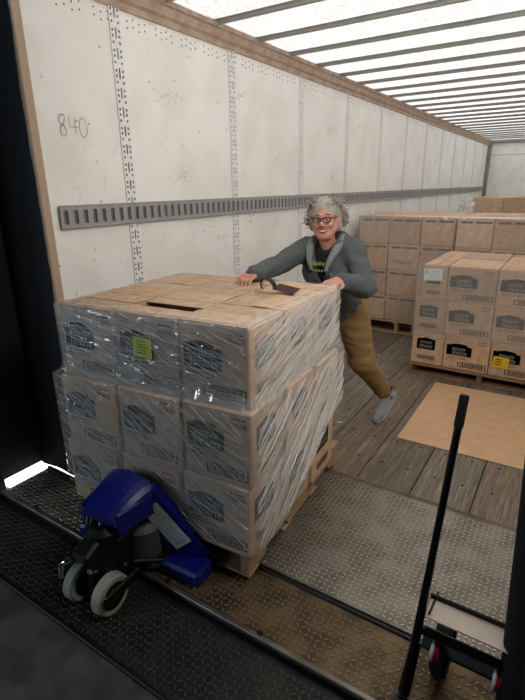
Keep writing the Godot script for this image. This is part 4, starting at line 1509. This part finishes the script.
# ------------------------------------------------------------------ small things
func small_things() -> void:
	single("cardboard_sheet", box(1.0, 0.006, 1.16, 0.002), M.card_sheet, "flat brown cardboard sheet lying on the wooden trailer floor", "cardboard", Vector3(-0.335, 0.005, -3.6), Basis(Vector3.UP, 0.012))
	# torn strip curling up from the top of the load, dark outside and pale inside
	var t := thing("torn_strip", "curled black strip with pale inside lying on top of the front load", "packing strip", Vector3(-1.24, 1.205, -1.96))
	var st := begin()
	var st2 := begin()
	var pr := []
	for i in 15:
		var a := -0.4 + 4.2 * i / 14
		var c := Vector3(0.04 * cos(a), 0.034 + 0.034 * sin(a), 0)
		var c2 := Vector3(0.031 * cos(a), 0.034 + 0.031 * sin(a), 0)
		var z0 := -0.03 + 0.012 * sin(a)
		var row := [c + Vector3(0, 0, z0), c + Vector3(0.02, 0, z0 + 0.055), c2 + Vector3(0, 0, z0), c2 + Vector3(0.02, 0, z0 + 0.055)]
		if i > 0:
			quad(st, pr[0], pr[1], row[1], row[0], row[0] - Vector3(0, 0.034, 0))
			quad(st2, pr[2], pr[3], row[3], row[2], Vector3(0, 0.034, 0) - row[2])
		pr = row
	part("outer_face", st.commit(), M.rubber, t)
	part("inner_face", st2.commit(), M.paper, t)
	single("loose_flap", box(0.12, 0.004, 0.07, 0.001), M.mouth_dark, "dark loose scrap tilted up on the back of the front load", "scrap", Vector3(-1.15, 1.222, -2.0), Basis(Vector3.BACK, -0.12) * Basis(Vector3.RIGHT, 0.22))
	# scraps of paper on the floor
	for p in [[Vector3(-1.54, 0.004, -4.62), "tiny white paper scrap on the floor boards before the tall stacks"], [Vector3(-1.27, 0.004, -3.02), "tiny pale scrap on the floor boards left of the shoe"]]:
		single("paper_scrap", box(0.035, 0.003, 0.02, 0.001), M.paper, p[1], "scrap", p[0], Basis(Vector3.UP, 0.7), "scraps on the floor")


# ------------------------------------------------------------------ smooth bodies
class Field:
	var o: Vector3
	var c: float
	var nx: int
	var ny: int
	var nz: int
	var d := PackedFloat32Array()

	func _init(lo: Vector3, hi: Vector3, cell: float) -> void:
		o = lo
		c = cell
		nx = int((hi.x - lo.x) / cell) + 2
		ny = int((hi.y - lo.y) / cell) + 2
		nz = int((hi.z - lo.z) / cell) + 2
		d.resize(nx * ny * nz)
		d.fill(1.0)

	func span(lo: Vector3, hi: Vector3) -> Array:
		var a := ((lo - o) / c).floor()
		var b := ((hi - o) / c).ceil()
		return [maxi(0, int(a.x)), maxi(0, int(a.y)), maxi(0, int(a.z)), mini(nx - 1, int(b.x)), mini(ny - 1, int(b.y)), mini(nz - 1, int(b.z))]

	func join(i: int, v: float, k: float) -> void:
		var u := d[i]
		if k > 0.0:
			var h := clampf(0.5 + 0.5 * (u - v) / k, 0.0, 1.0)
			d[i] = lerpf(u, v, h) - k * h * (1.0 - h)
		else:
			d[i] = minf(u, v)

	func limb(a: Vector3, b: Vector3, ra: float, rb: float, k := 0.03) -> void:
		var m := maxf(ra, rb) + k + 3.0 * c
		var s := span(a.min(b) - Vector3.ONE * m, a.max(b) + Vector3.ONE * m)
		var ab := b - a
		var l2 := maxf(ab.length_squared(), 1e-9)
		for z in range(s[2], s[5] + 1):
			for y in range(s[1], s[4] + 1):
				for x in range(s[0], s[3] + 1):
					var p := o + Vector3(x, y, z) * c
					var t := clampf((p - a).dot(ab) / l2, 0.0, 1.0)
					join((z * ny + y) * nx + x, p.distance_to(a + ab * t) - lerpf(ra, rb, t), k)

	func blob(p0: Vector3, r: Vector3, b := Basis(), k := 0.02, cut := false) -> void:
		var big := maxf(r.x, maxf(r.y, r.z))
		var small := minf(r.x, minf(r.y, r.z))
		var m := big + k + 3.0 * c
		var s := span(p0 - Vector3.ONE * m, p0 + Vector3.ONE * m)
		var inv := b.transposed()
		for z in range(s[2], s[5] + 1):
			for y in range(s[1], s[4] + 1):
				for x in range(s[0], s[3] + 1):
					var q := inv * (o + Vector3(x, y, z) * c - p0)
					var e := (q / r)
					var l := e.length()
					var g := (q / (r * r)).length()
					var v := l * (l - 1.0) / g if g > 1e-6 else -small
					var i := (z * ny + y) * nx + x
					if cut:
						d[i] = maxf(d[i], -v)
					else:
						join(i, v, k)

	func wrinkle(n: FastNoiseLite, f: Vector3, amp: float) -> void:
		for i in d.size():
			if absf(d[i]) < c * 3.0:
				var x := i % nx
				var y := (i / nx) % ny
				var z := i / (nx * ny)
				d[i] += amp * n.get_noise_3dv((o + Vector3(x, y, z) * c) * f)

	func cut_plane(p: Vector3, n: Vector3) -> void:
		for i in d.size():
			var q := o + Vector3(i % nx, (i / nx) % ny, i / (nx * ny)) * c
			d[i] = maxf(d[i], (q - p).dot(n))

	func cut_field(g: Callable) -> void:
		for i in d.size():
			if d[i] < c * 3.0:
				d[i] = maxf(d[i], g.call(o + Vector3(i % nx, (i / nx) % ny, i / (nx * ny)) * c))

	func grad(p: Vector3) -> Vector3:
		var q := (p - o) / c
		var x := clampi(int(q.x), 1, nx - 3)
		var y := clampi(int(q.y), 1, ny - 3)
		var z := clampi(int(q.z), 1, nz - 3)
		var f := Vector3(clampf(q.x - x, 0, 1), clampf(q.y - y, 0, 1), clampf(q.z - z, 0, 1))
		var g := Vector3.ZERO
		for dz in 2:
			for dy in 2:
				for dx in 2:
					var w := (f.x if dx else 1.0 - f.x) * (f.y if dy else 1.0 - f.y) * (f.z if dz else 1.0 - f.z)
					var i := ((z + dz) * ny + y + dy) * nx + x + dx
					g += w * Vector3(d[i + 1] - d[i - 1], d[i + nx] - d[i - nx], d[i + nx * ny] - d[i - nx * ny])
		return g.normalized()

	func mesh(st: SurfaceTool) -> void:
		var id := {}
		var pts := PackedVector3Array()
		var sy := nx
		var sz := nx * ny
		var off := [0, 1, sy, sy + 1, sz, sz + 1, sz + sy, sz + sy + 1]
		for z in nz - 1:
			for y in ny - 1:
				for x in nx - 1:
					var i := z * sz + y * sy + x
					if absf(d[i]) > c * 2.5:
						continue
					var neg := 0
					for q in off:
						if d[i + q] < 0.0:
							neg += 1
					if neg == 0 or neg == 8:
						continue
					var sum := Vector3.ZERO
					var n := 0
					for e in [[0, 1], [2, 3], [4, 5], [6, 7], [0, 2], [1, 3], [4, 6], [5, 7], [0, 4], [1, 5], [2, 6], [3, 7]]:
						var u := d[i + off[e[0]]]
						var v := d[i + off[e[1]]]
						if (u < 0.0) != (v < 0.0):
							var t := u / (u - v)
							var pa := Vector3(e[0] & 1, (e[0] >> 1) & 1, e[0] >> 2)
							var pb := Vector3(e[1] & 1, (e[1] >> 1) & 1, e[1] >> 2)
							sum += pa.lerp(pb, t)
							n += 1
					id[i] = pts.size()
					pts.append(o + (Vector3(x, y, z) + sum / n) * c)
		var nrm := PackedVector3Array()
		for p in pts:
			nrm.append(grad(p))
		for i in id:
			var x: int = i % nx
			var y: int = (i / nx) % ny
			var z: int = i / sz
			for ax in [[1, sy, sz], [sy, sz, 1], [sz, 1, sy]]:
				var j: int = i + ax[0]
				if (d[i] < 0.0) == (d[j] < 0.0):
					continue
				var a: int = i
				var b: int = i - ax[1]
				var e: int = i - ax[1] - ax[2]
				var f: int = i - ax[2]
				if not (id.has(b) and id.has(e) and id.has(f)):
					continue
				var q := [id[a], id[b], id[e], id[f]]
				for t in [[0, 1, 2], [0, 2, 3]]:
					var v0: int = q[t[0]]
					var v1: int = q[t[1]]
					var v2: int = q[t[2]]
					if (pts[v1] - pts[v0]).cross(pts[v2] - pts[v0]).dot(nrm[v0] + nrm[v1] + nrm[v2]) > 0:
						var s := v1
						v1 = v2
						v2 = s
					for v in [v0, v1, v2]:
						st.set_normal(nrm[v])
						st.add_vertex(pts[v])


func person() -> void:
	var t := thing("person", "smiling person in grey hoodie and khaki trousers pushing the wrapped load", "person", Vector3(-1.25, 0, -3.0))
	# joints, in the trailer's axes (left and right as seen in the picture)
	var pelvis := Vector3(-1.30, 0.9, -2.98)
	var chest := Vector3(-1.295, 1.21, -2.82)
	var neck := Vector3(-1.288, 1.362, -2.76)
	var head := Vector3(-1.285, 1.505, -2.70)
	var sl := Vector3(-1.445, 1.31, -2.76)
	var sr := Vector3(-1.135, 1.315, -2.80)
	var el := Vector3(-1.51, 1.235, -2.48)
	var wl := Vector3(-1.455, 1.243, -2.21)
	var er := Vector3(-1.02, 1.115, -2.72)
	var wr := Vector3(-1.075, 1.19, -2.46)
	var hl := Vector3(-1.38, 0.88, -2.96)
	var hr := Vector3(-1.205, 0.88, -3.0)
	var kl := Vector3(-1.40, 0.48, -2.78)
	var al := Vector3(-1.44, 0.10, -2.90)
	var kr := Vector3(-1.125, 0.52, -3.04)
	var ar := Vector3(-1.015, 0.19, -3.29)
	var o := t.position
	# ---- skin: one surface; coarse under the clothes, fine at the head and hands
	var st := begin()
	var f := Field.new(Vector3(-1.66, -0.02, -3.5), Vector3(-0.86, 1.43, -2.12), 0.02)
	f.limb(pelvis, chest, 0.11, 0.11, 0.04)
	f.limb(chest, neck, 0.1, 0.05, 0.04)
	for l in [[sl, el, 0.042, 0.036], [el, wl, 0.036, 0.028], [sr, er, 0.042, 0.036], [er, wr, 0.036, 0.028], [hl, kl, 0.075, 0.055], [kl, al, 0.052, 0.036], [hr, kr, 0.075, 0.055], [kr, ar, 0.052, 0.036], [sl, sr, 0.05, 0.05]]:
		f.limb(l[0], l[1], l[2], l[3], 0.03)
	f.mesh(st)
	# head frame: facing the camera, a little to its left
	var az := deg_to_rad(14.0)
	var F := Vector3(sin(az), -0.06, cos(az)).normalized()
	var X := Vector3.UP.cross(F).normalized()
	var U := F.cross(X).normalized()
	var tilt := Basis(F, 0.04)
	X = tilt * X
	U = tilt * U
	var B := Basis(X, U, F)
	var h := Field.new(head - Vector3(0.14, 0.22, 0.14), head + Vector3(0.14, 0.16, 0.14), 0.0042)
	var g := func(x: float, y: float, z: float) -> Vector3: return head + B * Vector3(x, y, z)
	h.blob(g.call(0, 0.035, -0.012), Vector3(0.074, 0.085, 0.09), B, 0.02)
	h.blob(g.call(0, -0.03, 0.022), Vector3(0.06, 0.078, 0.062), B, 0.03)
	h.limb(g.call(0, -0.088, 0.05), g.call(0, -0.082, 0.045), 0.026, 0.03, 0.03)
	for s in [-1, 1]:
		h.blob(g.call(s * 0.038, -0.022, 0.06), Vector3(0.026, 0.022, 0.022), B, 0.015)
		h.limb(g.call(s * 0.012, 0.03, 0.078), g.call(s * 0.045, 0.03, 0.064), 0.011, 0.011, 0.014)
		h.blob(g.call(s * 0.075, 0.0, -0.005), Vector3(0.012, 0.03, 0.02), B, 0.008)
		h.limb(g.call(s * 0.025, -0.085, 0.045), g.call(s * 0.055, -0.05, 0.0), 0.02, 0.022, 0.03)
	h.limb(g.call(0, 0.022, 0.076), g.call(0, -0.018, 0.1), 0.009, 0.0125, 0.012)
	for s in [-1, 1]:
		h.blob(g.call(s * 0.012, -0.024, 0.09), Vector3(0.009, 0.008, 0.01), B, 0.008)
		h.blob(g.call(s * 0.029, 0.008, 0.085), Vector3(0.013, 0.0055, 0.009), B, 0.0, true)
	h.blob(g.call(0, -0.054, 0.092), Vector3(0.033, 0.0135, 0.016), B, 0.0, true)
	h.limb(neck + Vector3(0, -0.05, -0.01), g.call(0, -0.05, -0.012), 0.05, 0.046, 0.03)
	h.mesh(st)
	# hands
	hand(st, wr, Vector3(-1.09, 1.19, -2.3), Vector3(0.12, 0.97, 0.1), 1.0)
	hand(st, wl, Vector3(-1.455, 1.235, -2.09), Vector3(0.0, 1.0, 0.1), -1.0)
	part("body", st.commit(), M.skin, t, -o)
	# ---- face details
	for s in [-1, 1]:
		var e := begin()
		add_ball(e, g.call(s * 0.029, 0.008, 0.0712), 0.009)
		part("eye", e.commit(), M.eye_white, t, -o)
		var ir := begin()
		add_ball(ir, g.call(s * 0.029, 0.008, 0.0795), 0.0056)
		part("iris", ir.commit(), M.iris, t, -o)
		var br := begin()
		add_tube(br, [g.call(s * 0.012, 0.036, 0.088), g.call(s * 0.032, 0.041, 0.084), g.call(s * 0.052, 0.033, 0.072)], [0.002, 0.0035, 0.002], 6)
		part("eyebrow", br.commit(), M.brow, t, -o)
	var mo := begin()
	add_tube(mo, [g.call(-0.033, -0.044, 0.07), g.call(-0.018, -0.047, 0.082), g.call(0, -0.047, 0.0855), g.call(0.018, -0.047, 0.082), g.call(0.033, -0.044, 0.07)], [0.002, 0.0042, 0.0042, 0.0042, 0.002], 8)
	add_tube(mo, [g.call(-0.033, -0.044, 0.07), g.call(-0.02, -0.06, 0.079), g.call(0, -0.067, 0.083), g.call(0.02, -0.06, 0.079), g.call(0.033, -0.044, 0.07)], [0.002, 0.0046, 0.0052, 0.0046, 0.002], 8)
	part("lips", mo.commit(), M.lip, t, -o)
	var te := begin()
	var prev := []
	for k in 9:
		var x := lerpf(-0.03, 0.03, k / 8.0)
		var zz := 0.083 - 9.0 * x * x
		var row := [g.call(x, -0.046, zz), g.call(x, -0.0605 + 9.0 * x * x, zz)]
		if k > 0:
			quad(te, prev[0], row[0], row[1], prev[1], F)
		prev = row
	part("teeth", te.commit(), M.teeth, t, -o)
	# ---- glasses
	var gl := Node3D.new()
	gl.name = "glasses"
	t.add_child(gl)
	for s in [-1, 1]:
		var ring := []
		for k in 17:
			var a := TAU * k / 16
			var x := 0.0215 * signf(cos(a)) * pow(absf(cos(a)), 0.6)
			var y := 0.0135 * signf(sin(a)) * pow(absf(sin(a)), 0.6)
			ring.append(g.call(s * 0.0285 + x, 0.009 + y, 0.101 - 0.006 * absf(s * 0.0285 + x) / 0.05))
		var fr := begin()
		add_tube(fr, ring, [0.0032], 6)
		part("rim", fr.commit(), M.frames, gl, -o)
		var ls := begin()
		for k in 16:
			tri(ls, g.call(s * 0.0285, 0.009, 0.099), ring[k], ring[k + 1], F)
		part("lens", ls.commit(), M.lens, gl, -o)
		part("temple", tube([g.call(s * 0.05, 0.016, 0.096), g.call(s * 0.076, 0.018, 0.06), g.call(s * 0.08, 0.012, -0.01)], [0.0028], 6), M.frames, gl, -o)
	part("bridge", tube([g.call(-0.008, 0.014, 0.1), g.call(0, 0.017, 0.103), g.call(0.008, 0.014, 0.1)], [0.0026], 6), M.frames, gl, -o)
	# ---- curly hair: a close cap and many coiled locks
	var hf := Field.new(head - Vector3(0.17, 0.17, 0.2), head + Vector3(0.17, 0.19, 0.15), 0.0058)
	hf.blob(g.call(0, 0.046, -0.021), Vector3(0.085, 0.087, 0.096), B, 0.02)
	for s in [-1, 1]:
		hf.limb(g.call(s * 0.074, 0.03, -0.02), g.call(s * 0.083, -0.05, -0.03), 0.026, 0.02, 0.02)
	hf.wrinkle(nz, Vector3(80, 80, 80), 0.006)
	hf.blob(g.call(0, -0.035, 0.085), Vector3(0.057, 0.1, 0.08), B, 0.0, true)
	var hs := begin()
	hf.mesh(hs)
	var cap := part("hair", hs.commit(), M.hair, t, -o)
	var hr2 := RandomNumberGenerator.new()
	hr2.seed = 17
	var lk := begin()
	for k in 460:
		var a := hr2.randf() * TAU
		var v := hr2.randf_range(-0.55, 1.0)
		var dir := Vector3(cos(a) * sqrt(1 - v * v), v, sin(a) * sqrt(1 - v * v))
		if dir.z > 0.25 and v < 0.5:
			continue
		var start: Vector3 = Vector3(dir.x * 0.082, 0.042 + dir.y * 0.082, -0.03 + dir.z * 0.088)
		# each lock swings outwards and hangs, coiling as it goes
		var len: float = hr2.randf_range(0.03, 0.06) if v > 0.5 else hr2.randf_range(0.045, 0.085)
		var flow := (dir * 0.55 + Vector3(signf(dir.x) * 0.35, -0.75, -0.1)).normalized()
		if v > 0.5:
			flow = (dir * 0.35 + Vector3(signf(dir.x + 0.15) * 0.9, -0.15, -0.1 + 0.25 * hr2.randf())).normalized()
		var e1 := flow.cross(Vector3(0.3, 0.2, 1)).normalized()
		var e2 := flow.cross(e1)
		var ph := hr2.randf() * TAU
		var rr := hr2.randf_range(0.006, 0.011)
		var pts := []
		var rad := []
		for i in 11:
			var fq := i / 10.0
			var ang := ph + fq * len * 170.0
			var p: Vector3 = start + flow * len * fq + (e1 * cos(ang) + e2 * sin(ang)) * rr * (0.3 + fq)
			pts.append(g.call(p.x, p.y, p.z))
			rad.append(lerpf(0.0048, 0.0022, fq))
		add_tube(lk, pts, rad, 5)
	part("hair_locks", lk.commit(), M.hair, cap).set_meta("kind", "stuff")
	# ---- dark shirt seen in the open front
	var sf := Field.new(Vector3(-1.56, 0.84, -3.16), Vector3(-1.02, 1.46, -2.56), 0.012)
	sf.limb(pelvis + Vector3(0, 0.05, 0.02), chest, 0.135, 0.125, 0.04)
	sf.limb(sl.lerp(chest, 0.35), sr.lerp(chest, 0.35), 0.075, 0.075, 0.05)
	sf.blob(chest + Vector3(-0.055, -0.03, 0.1), Vector3(0.07, 0.07, 0.06), Basis(), 0.04)
	sf.blob(chest + Vector3(0.065, -0.03, 0.09), Vector3(0.07, 0.07, 0.06), Basis(), 0.04)
	sf.limb(chest, neck + Vector3(0, -0.045, 0.005), 0.1, 0.068, 0.03)
	sf.blob(neck + Vector3(0.01, 0.03, 0.06), Vector3(0.062, 0.075, 0.05), Basis(), 0.0, true)
	var ss := begin()
	sf.mesh(ss)
	part("shirt", ss.commit(), M.shirt, t, -o)
	var sp := begin()
	for k in 6:
		var x := -1.345 + 0.021 * k
		add_box(sp, at(Vector3(x, 1.245 + 0.004 * (k % 2), -2.638 - 0.12 * absf(x + 1.29)), Basis(Vector3.RIGHT, -0.25)), Vector3(0.014, 0.022 if k != 1 else 0.028, 0.006), 0.001)
	for k in 4:
		add_box(sp, at(Vector3(-1.325 + 0.02 * k, 1.207, -2.632), Basis(Vector3.RIGHT, -0.15)), Vector3(0.012, 0.012, 0.006), 0.001)
	part("shirt_lettering", sp.commit(), M.shirt_print, t, -o)
	# ---- hoodie with open front, hood round the neck
	var hd := Field.new(Vector3(-1.68, 0.8, -3.22), Vector3(-0.9, 1.5, -2.12), 0.0125)
	hd.limb(pelvis + Vector3(0, 0.03, 0.015), chest, 0.158, 0.15, 0.04)
	hd.blob(pelvis + Vector3(0, 0.03, 0.015), Vector3(0.172, 0.1, 0.15), Basis(), 0.03)
	hd.limb(sl, sr, 0.074, 0.074, 0.05)
	hd.blob(chest + Vector3(-0.06, -0.03, 0.1), Vector3(0.08, 0.085, 0.066), Basis(), 0.04)
	hd.blob(chest + Vector3(0.07, -0.03, 0.09), Vector3(0.08, 0.085, 0.066), Basis(), 0.04)
	hd.limb(sl, el, 0.072, 0.058, 0.03)
	hd.limb(el, wl.lerp(el, -0.16), 0.058, 0.044, 0.02)
	hd.limb(sr, er, 0.075, 0.064, 0.03)
	hd.limb(er, wr.lerp(er, 0.06), 0.064, 0.05, 0.02)
	hd.blob(er + Vector3(0.0, -0.01, -0.01), Vector3(0.068, 0.06, 0.066), Basis(), 0.02)
	hd.blob(wr.lerp(er, 0.12), Vector3(0.056, 0.05, 0.05), Basis(), 0.01)
	hd.blob(wl.lerp(el, -0.1), Vector3(0.05, 0.046, 0.05), Basis(), 0.01)
	# hood: a thick collar roll round the back and sides of the neck
	for k in 13:
		var a := deg_to_rad(lerpf(-215, 35, k / 12.0))
		var a2 := deg_to_rad(lerpf(-215, 35, (k + 1) / 12.0))
		var c0 := neck + Vector3(cos(a) * 0.092, 0.0 + 0.018 * sin(-a), sin(a) * 0.085 - 0.01)
		var c1 := neck + Vector3(cos(a2) * 0.092, 0.0 + 0.018 * sin(-a2), sin(a2) * 0.085 - 0.01)
		hd.limb(c0, c1, 0.036, 0.036, 0.015)
	hd.blob(neck + Vector3(0.01, -0.03, -0.13), Vector3(0.12, 0.09, 0.07), Basis(), 0.03)
	hd.wrinkle(nz, Vector3(9, 16, 9), 0.016)
	hd.wrinkle(nz, Vector3(24, 30, 24), 0.005)
	# open V in front: from the neck down to a point above the waist
	var vee := func(p: Vector3) -> float:
		var mid := Vector2(-1.293 + (1.38 - p.y) * 0.02, 0)
		var half := clampf((p.y - 1.10) * 0.30, -0.2, 0.085)
		if p.z < -2.82:
			return -1.0
		return half - absf(p.x - mid.x)
	hd.cut_field(vee)
	var hm := begin()
	hd.mesh(hm)
	part("hoodie", hm.commit(), M.hoodie, t, -o)
	var lg := begin()
	add_tube(lg, [Vector3(-1.205, 1.2, -2.628), Vector3(-1.193, 1.188, -2.628), Vector3(-1.203, 1.172, -2.624), Vector3(-1.19, 1.16, -2.63), Vector3(-1.2, 1.148, -2.626)], [0.004], 6)
	for sd in [-1, 1]:
		var lp := begin()
		add_tube(lp, [neck + Vector3(sd * 0.075, 0.035, -0.05), neck + Vector3(sd * 0.095, 0.012, 0.02), neck + Vector3(sd * 0.088, -0.03, 0.075), neck + Vector3(sd * 0.07, -0.09, 0.118), neck + Vector3(sd * 0.048, -0.155, 0.13)], [0.02, 0.026, 0.026, 0.02, 0.01], 10)
		part("hood_edge", lp.commit(), M.hoodie_trim, t, -o)
	part("hoodie_emblem", lg.commit(), M.logo_pale, t, -o)
	# ---- trousers
	var pf := Field.new(Vector3(-1.56, 0.04, -3.42), Vector3(-0.92, 1.04, -2.66), 0.0125)
	pf.blob(pelvis + Vector3(0, -0.02, -0.01), Vector3(0.172, 0.13, 0.145), Basis(), 0.03)
	pf.limb(hr, kr, 0.118, 0.09, 0.04)
	pf.limb(kr, ar.lerp(kr, 0.12), 0.088, 0.062, 0.03)
	pf.limb(hl, kl, 0.115, 0.088, 0.03)
	pf.limb(kl, al.lerp(kl, 0.05), 0.085, 0.062, 0.03)
	pf.wrinkle(nz, Vector3(8, 20, 8), 0.014)
	pf.wrinkle(nz, Vector3(26, 34, 26), 0.005)
	var pm := begin()
	pf.mesh(pm)
	part("trousers", pm.commit(), M.khaki, t, -o)
	# ---- socks and shoes
	shoe(t, o, ar, Vector3(-0.985, 0.165, -3.335), Vector3(-1.028, 0.056, -3.2), Vector3(-1.035, 0.03, -3.155))
	shoe(t, o, al, Vector3(-1.445, 0.045, -2.945), Vector3(-1.43, 0.04, -2.79), Vector3(-1.425, 0.03, -2.72))


func shoe(t: Node3D, o: Vector3, ankle: Vector3, heel: Vector3, ball: Vector3, toe: Vector3) -> void:
	var so := begin()
	add_tube(so, [ankle + Vector3(0, 0.06, 0), ankle, heel.lerp(ball, 0.25) + Vector3(0, 0.02, 0)], [0.046, 0.042, 0.04], 14)
	part("sock", so.commit(), M.sock, t, -o)
	var f := Field.new(heel.min(toe).min(ankle) - Vector3.ONE * 0.08, heel.max(toe).max(ankle) + Vector3.ONE * 0.07, 0.006)
	f.limb(heel, ball, 0.034, 0.042, 0.02)
	f.limb(ball, toe, 0.042, 0.03, 0.02)
	f.limb(heel, ankle, 0.036, 0.042, 0.02)
	f.limb(ankle, ball, 0.04, 0.034, 0.02)
	var top := (ankle - heel.lerp(ball, 0.4)).normalized()
	f.cut_plane(ankle + top * 0.012, top)
	var dirn := (ball - heel).normalized()
	var side := dirn.cross(Vector3.UP).normalized()
	var down := dirn.cross(side).normalized()
	if down.dot(ankle - heel.lerp(ball, 0.5)) > 0:
		down = -down
	f.cut_plane(heel + down * 0.03, down)
	var m := begin()
	f.mesh(m)
	part("shoe", m.commit(), M.shoe_upper, t, -o)
	var s := Field.new(heel.min(toe) - Vector3.ONE * 0.1, heel.max(toe) + Vector3.ONE * 0.09, 0.006)
	s.limb(heel, ball, 0.042, 0.049, 0.02)
	s.limb(ball, toe, 0.049, 0.036, 0.02)
	s.cut_plane(heel + down * 0.014, -down)
	s.cut_plane(heel + down * 0.042, down)
	var m2 := begin()
	s.mesh(m2)
	part("shoe_sole", m2.commit(), M.shoe_sole, t, -o)


func add_ball(st: SurfaceTool, c: Vector3, r: float) -> void:
	var prof := []
	for i in 9:
		var a := -PI / 2 + PI * i / 8
		prof.append(Vector2(cos(a) * r, sin(a) * r))
	add_lathe(st, at(c), prof, 12)


func hand(st: SurfaceTool, wrist: Vector3, knuckle: Vector3, up: Vector3, thumb: float) -> void:
	# palm from the wrist to the knuckles, four fingers bent down over the edge, thumb from the side
	var d := (knuckle - wrist).normalized()
	var side := d.cross(up).normalized()
	up = side.cross(d).normalized()
	var k0 := wrist + d * 0.092
	var f := Field.new(wrist.min(k0) - Vector3.ONE * 0.12, wrist.max(k0) + Vector3.ONE * 0.12, 0.0042)
	f.limb(wrist - d * 0.03, wrist + d * 0.02, 0.027, 0.026, 0.015)
	for q in 4:
		var s := (q - 1.5) * 0.0195
		f.limb(wrist + d * 0.02 + side * s * 0.7, k0 + side * s, 0.0165, 0.0125, 0.012)
	for q in 4:
		var s := (q - 1.5) * 0.0215
		var l: float = [0.036, 0.042, 0.041, 0.033][q if thumb < 0 else 3 - q]
		var a := k0 + side * s
		var b := a + (d * 0.9 - up * 0.35).normalized() * l
		var c := b + (d * 0.45 - up * 0.9 + side * (q - 1.5) * 0.04).normalized() * l * 0.72
		var e := c + (d * 0.1 - up).normalized() * l * 0.5
		f.limb(a, b, 0.0098, 0.0088, 0.004)
		f.limb(b, c, 0.0088, 0.008, 0.002)
		f.limb(c, e, 0.008, 0.007, 0.002)
	var r := wrist + d * 0.03 - side * thumb * 0.028
	var r1 := r + (d * 0.7 - side * thumb * 0.75 - up * 0.1).normalized() * 0.042
	var r2 := r1 + (d * 0.95 - side * thumb * 0.2 - up * 0.2).normalized() * 0.034
	f.limb(r, r1, 0.0155, 0.0115, 0.01)
	f.limb(r1, r2, 0.0108, 0.0085, 0.003)
	f.mesh(st)
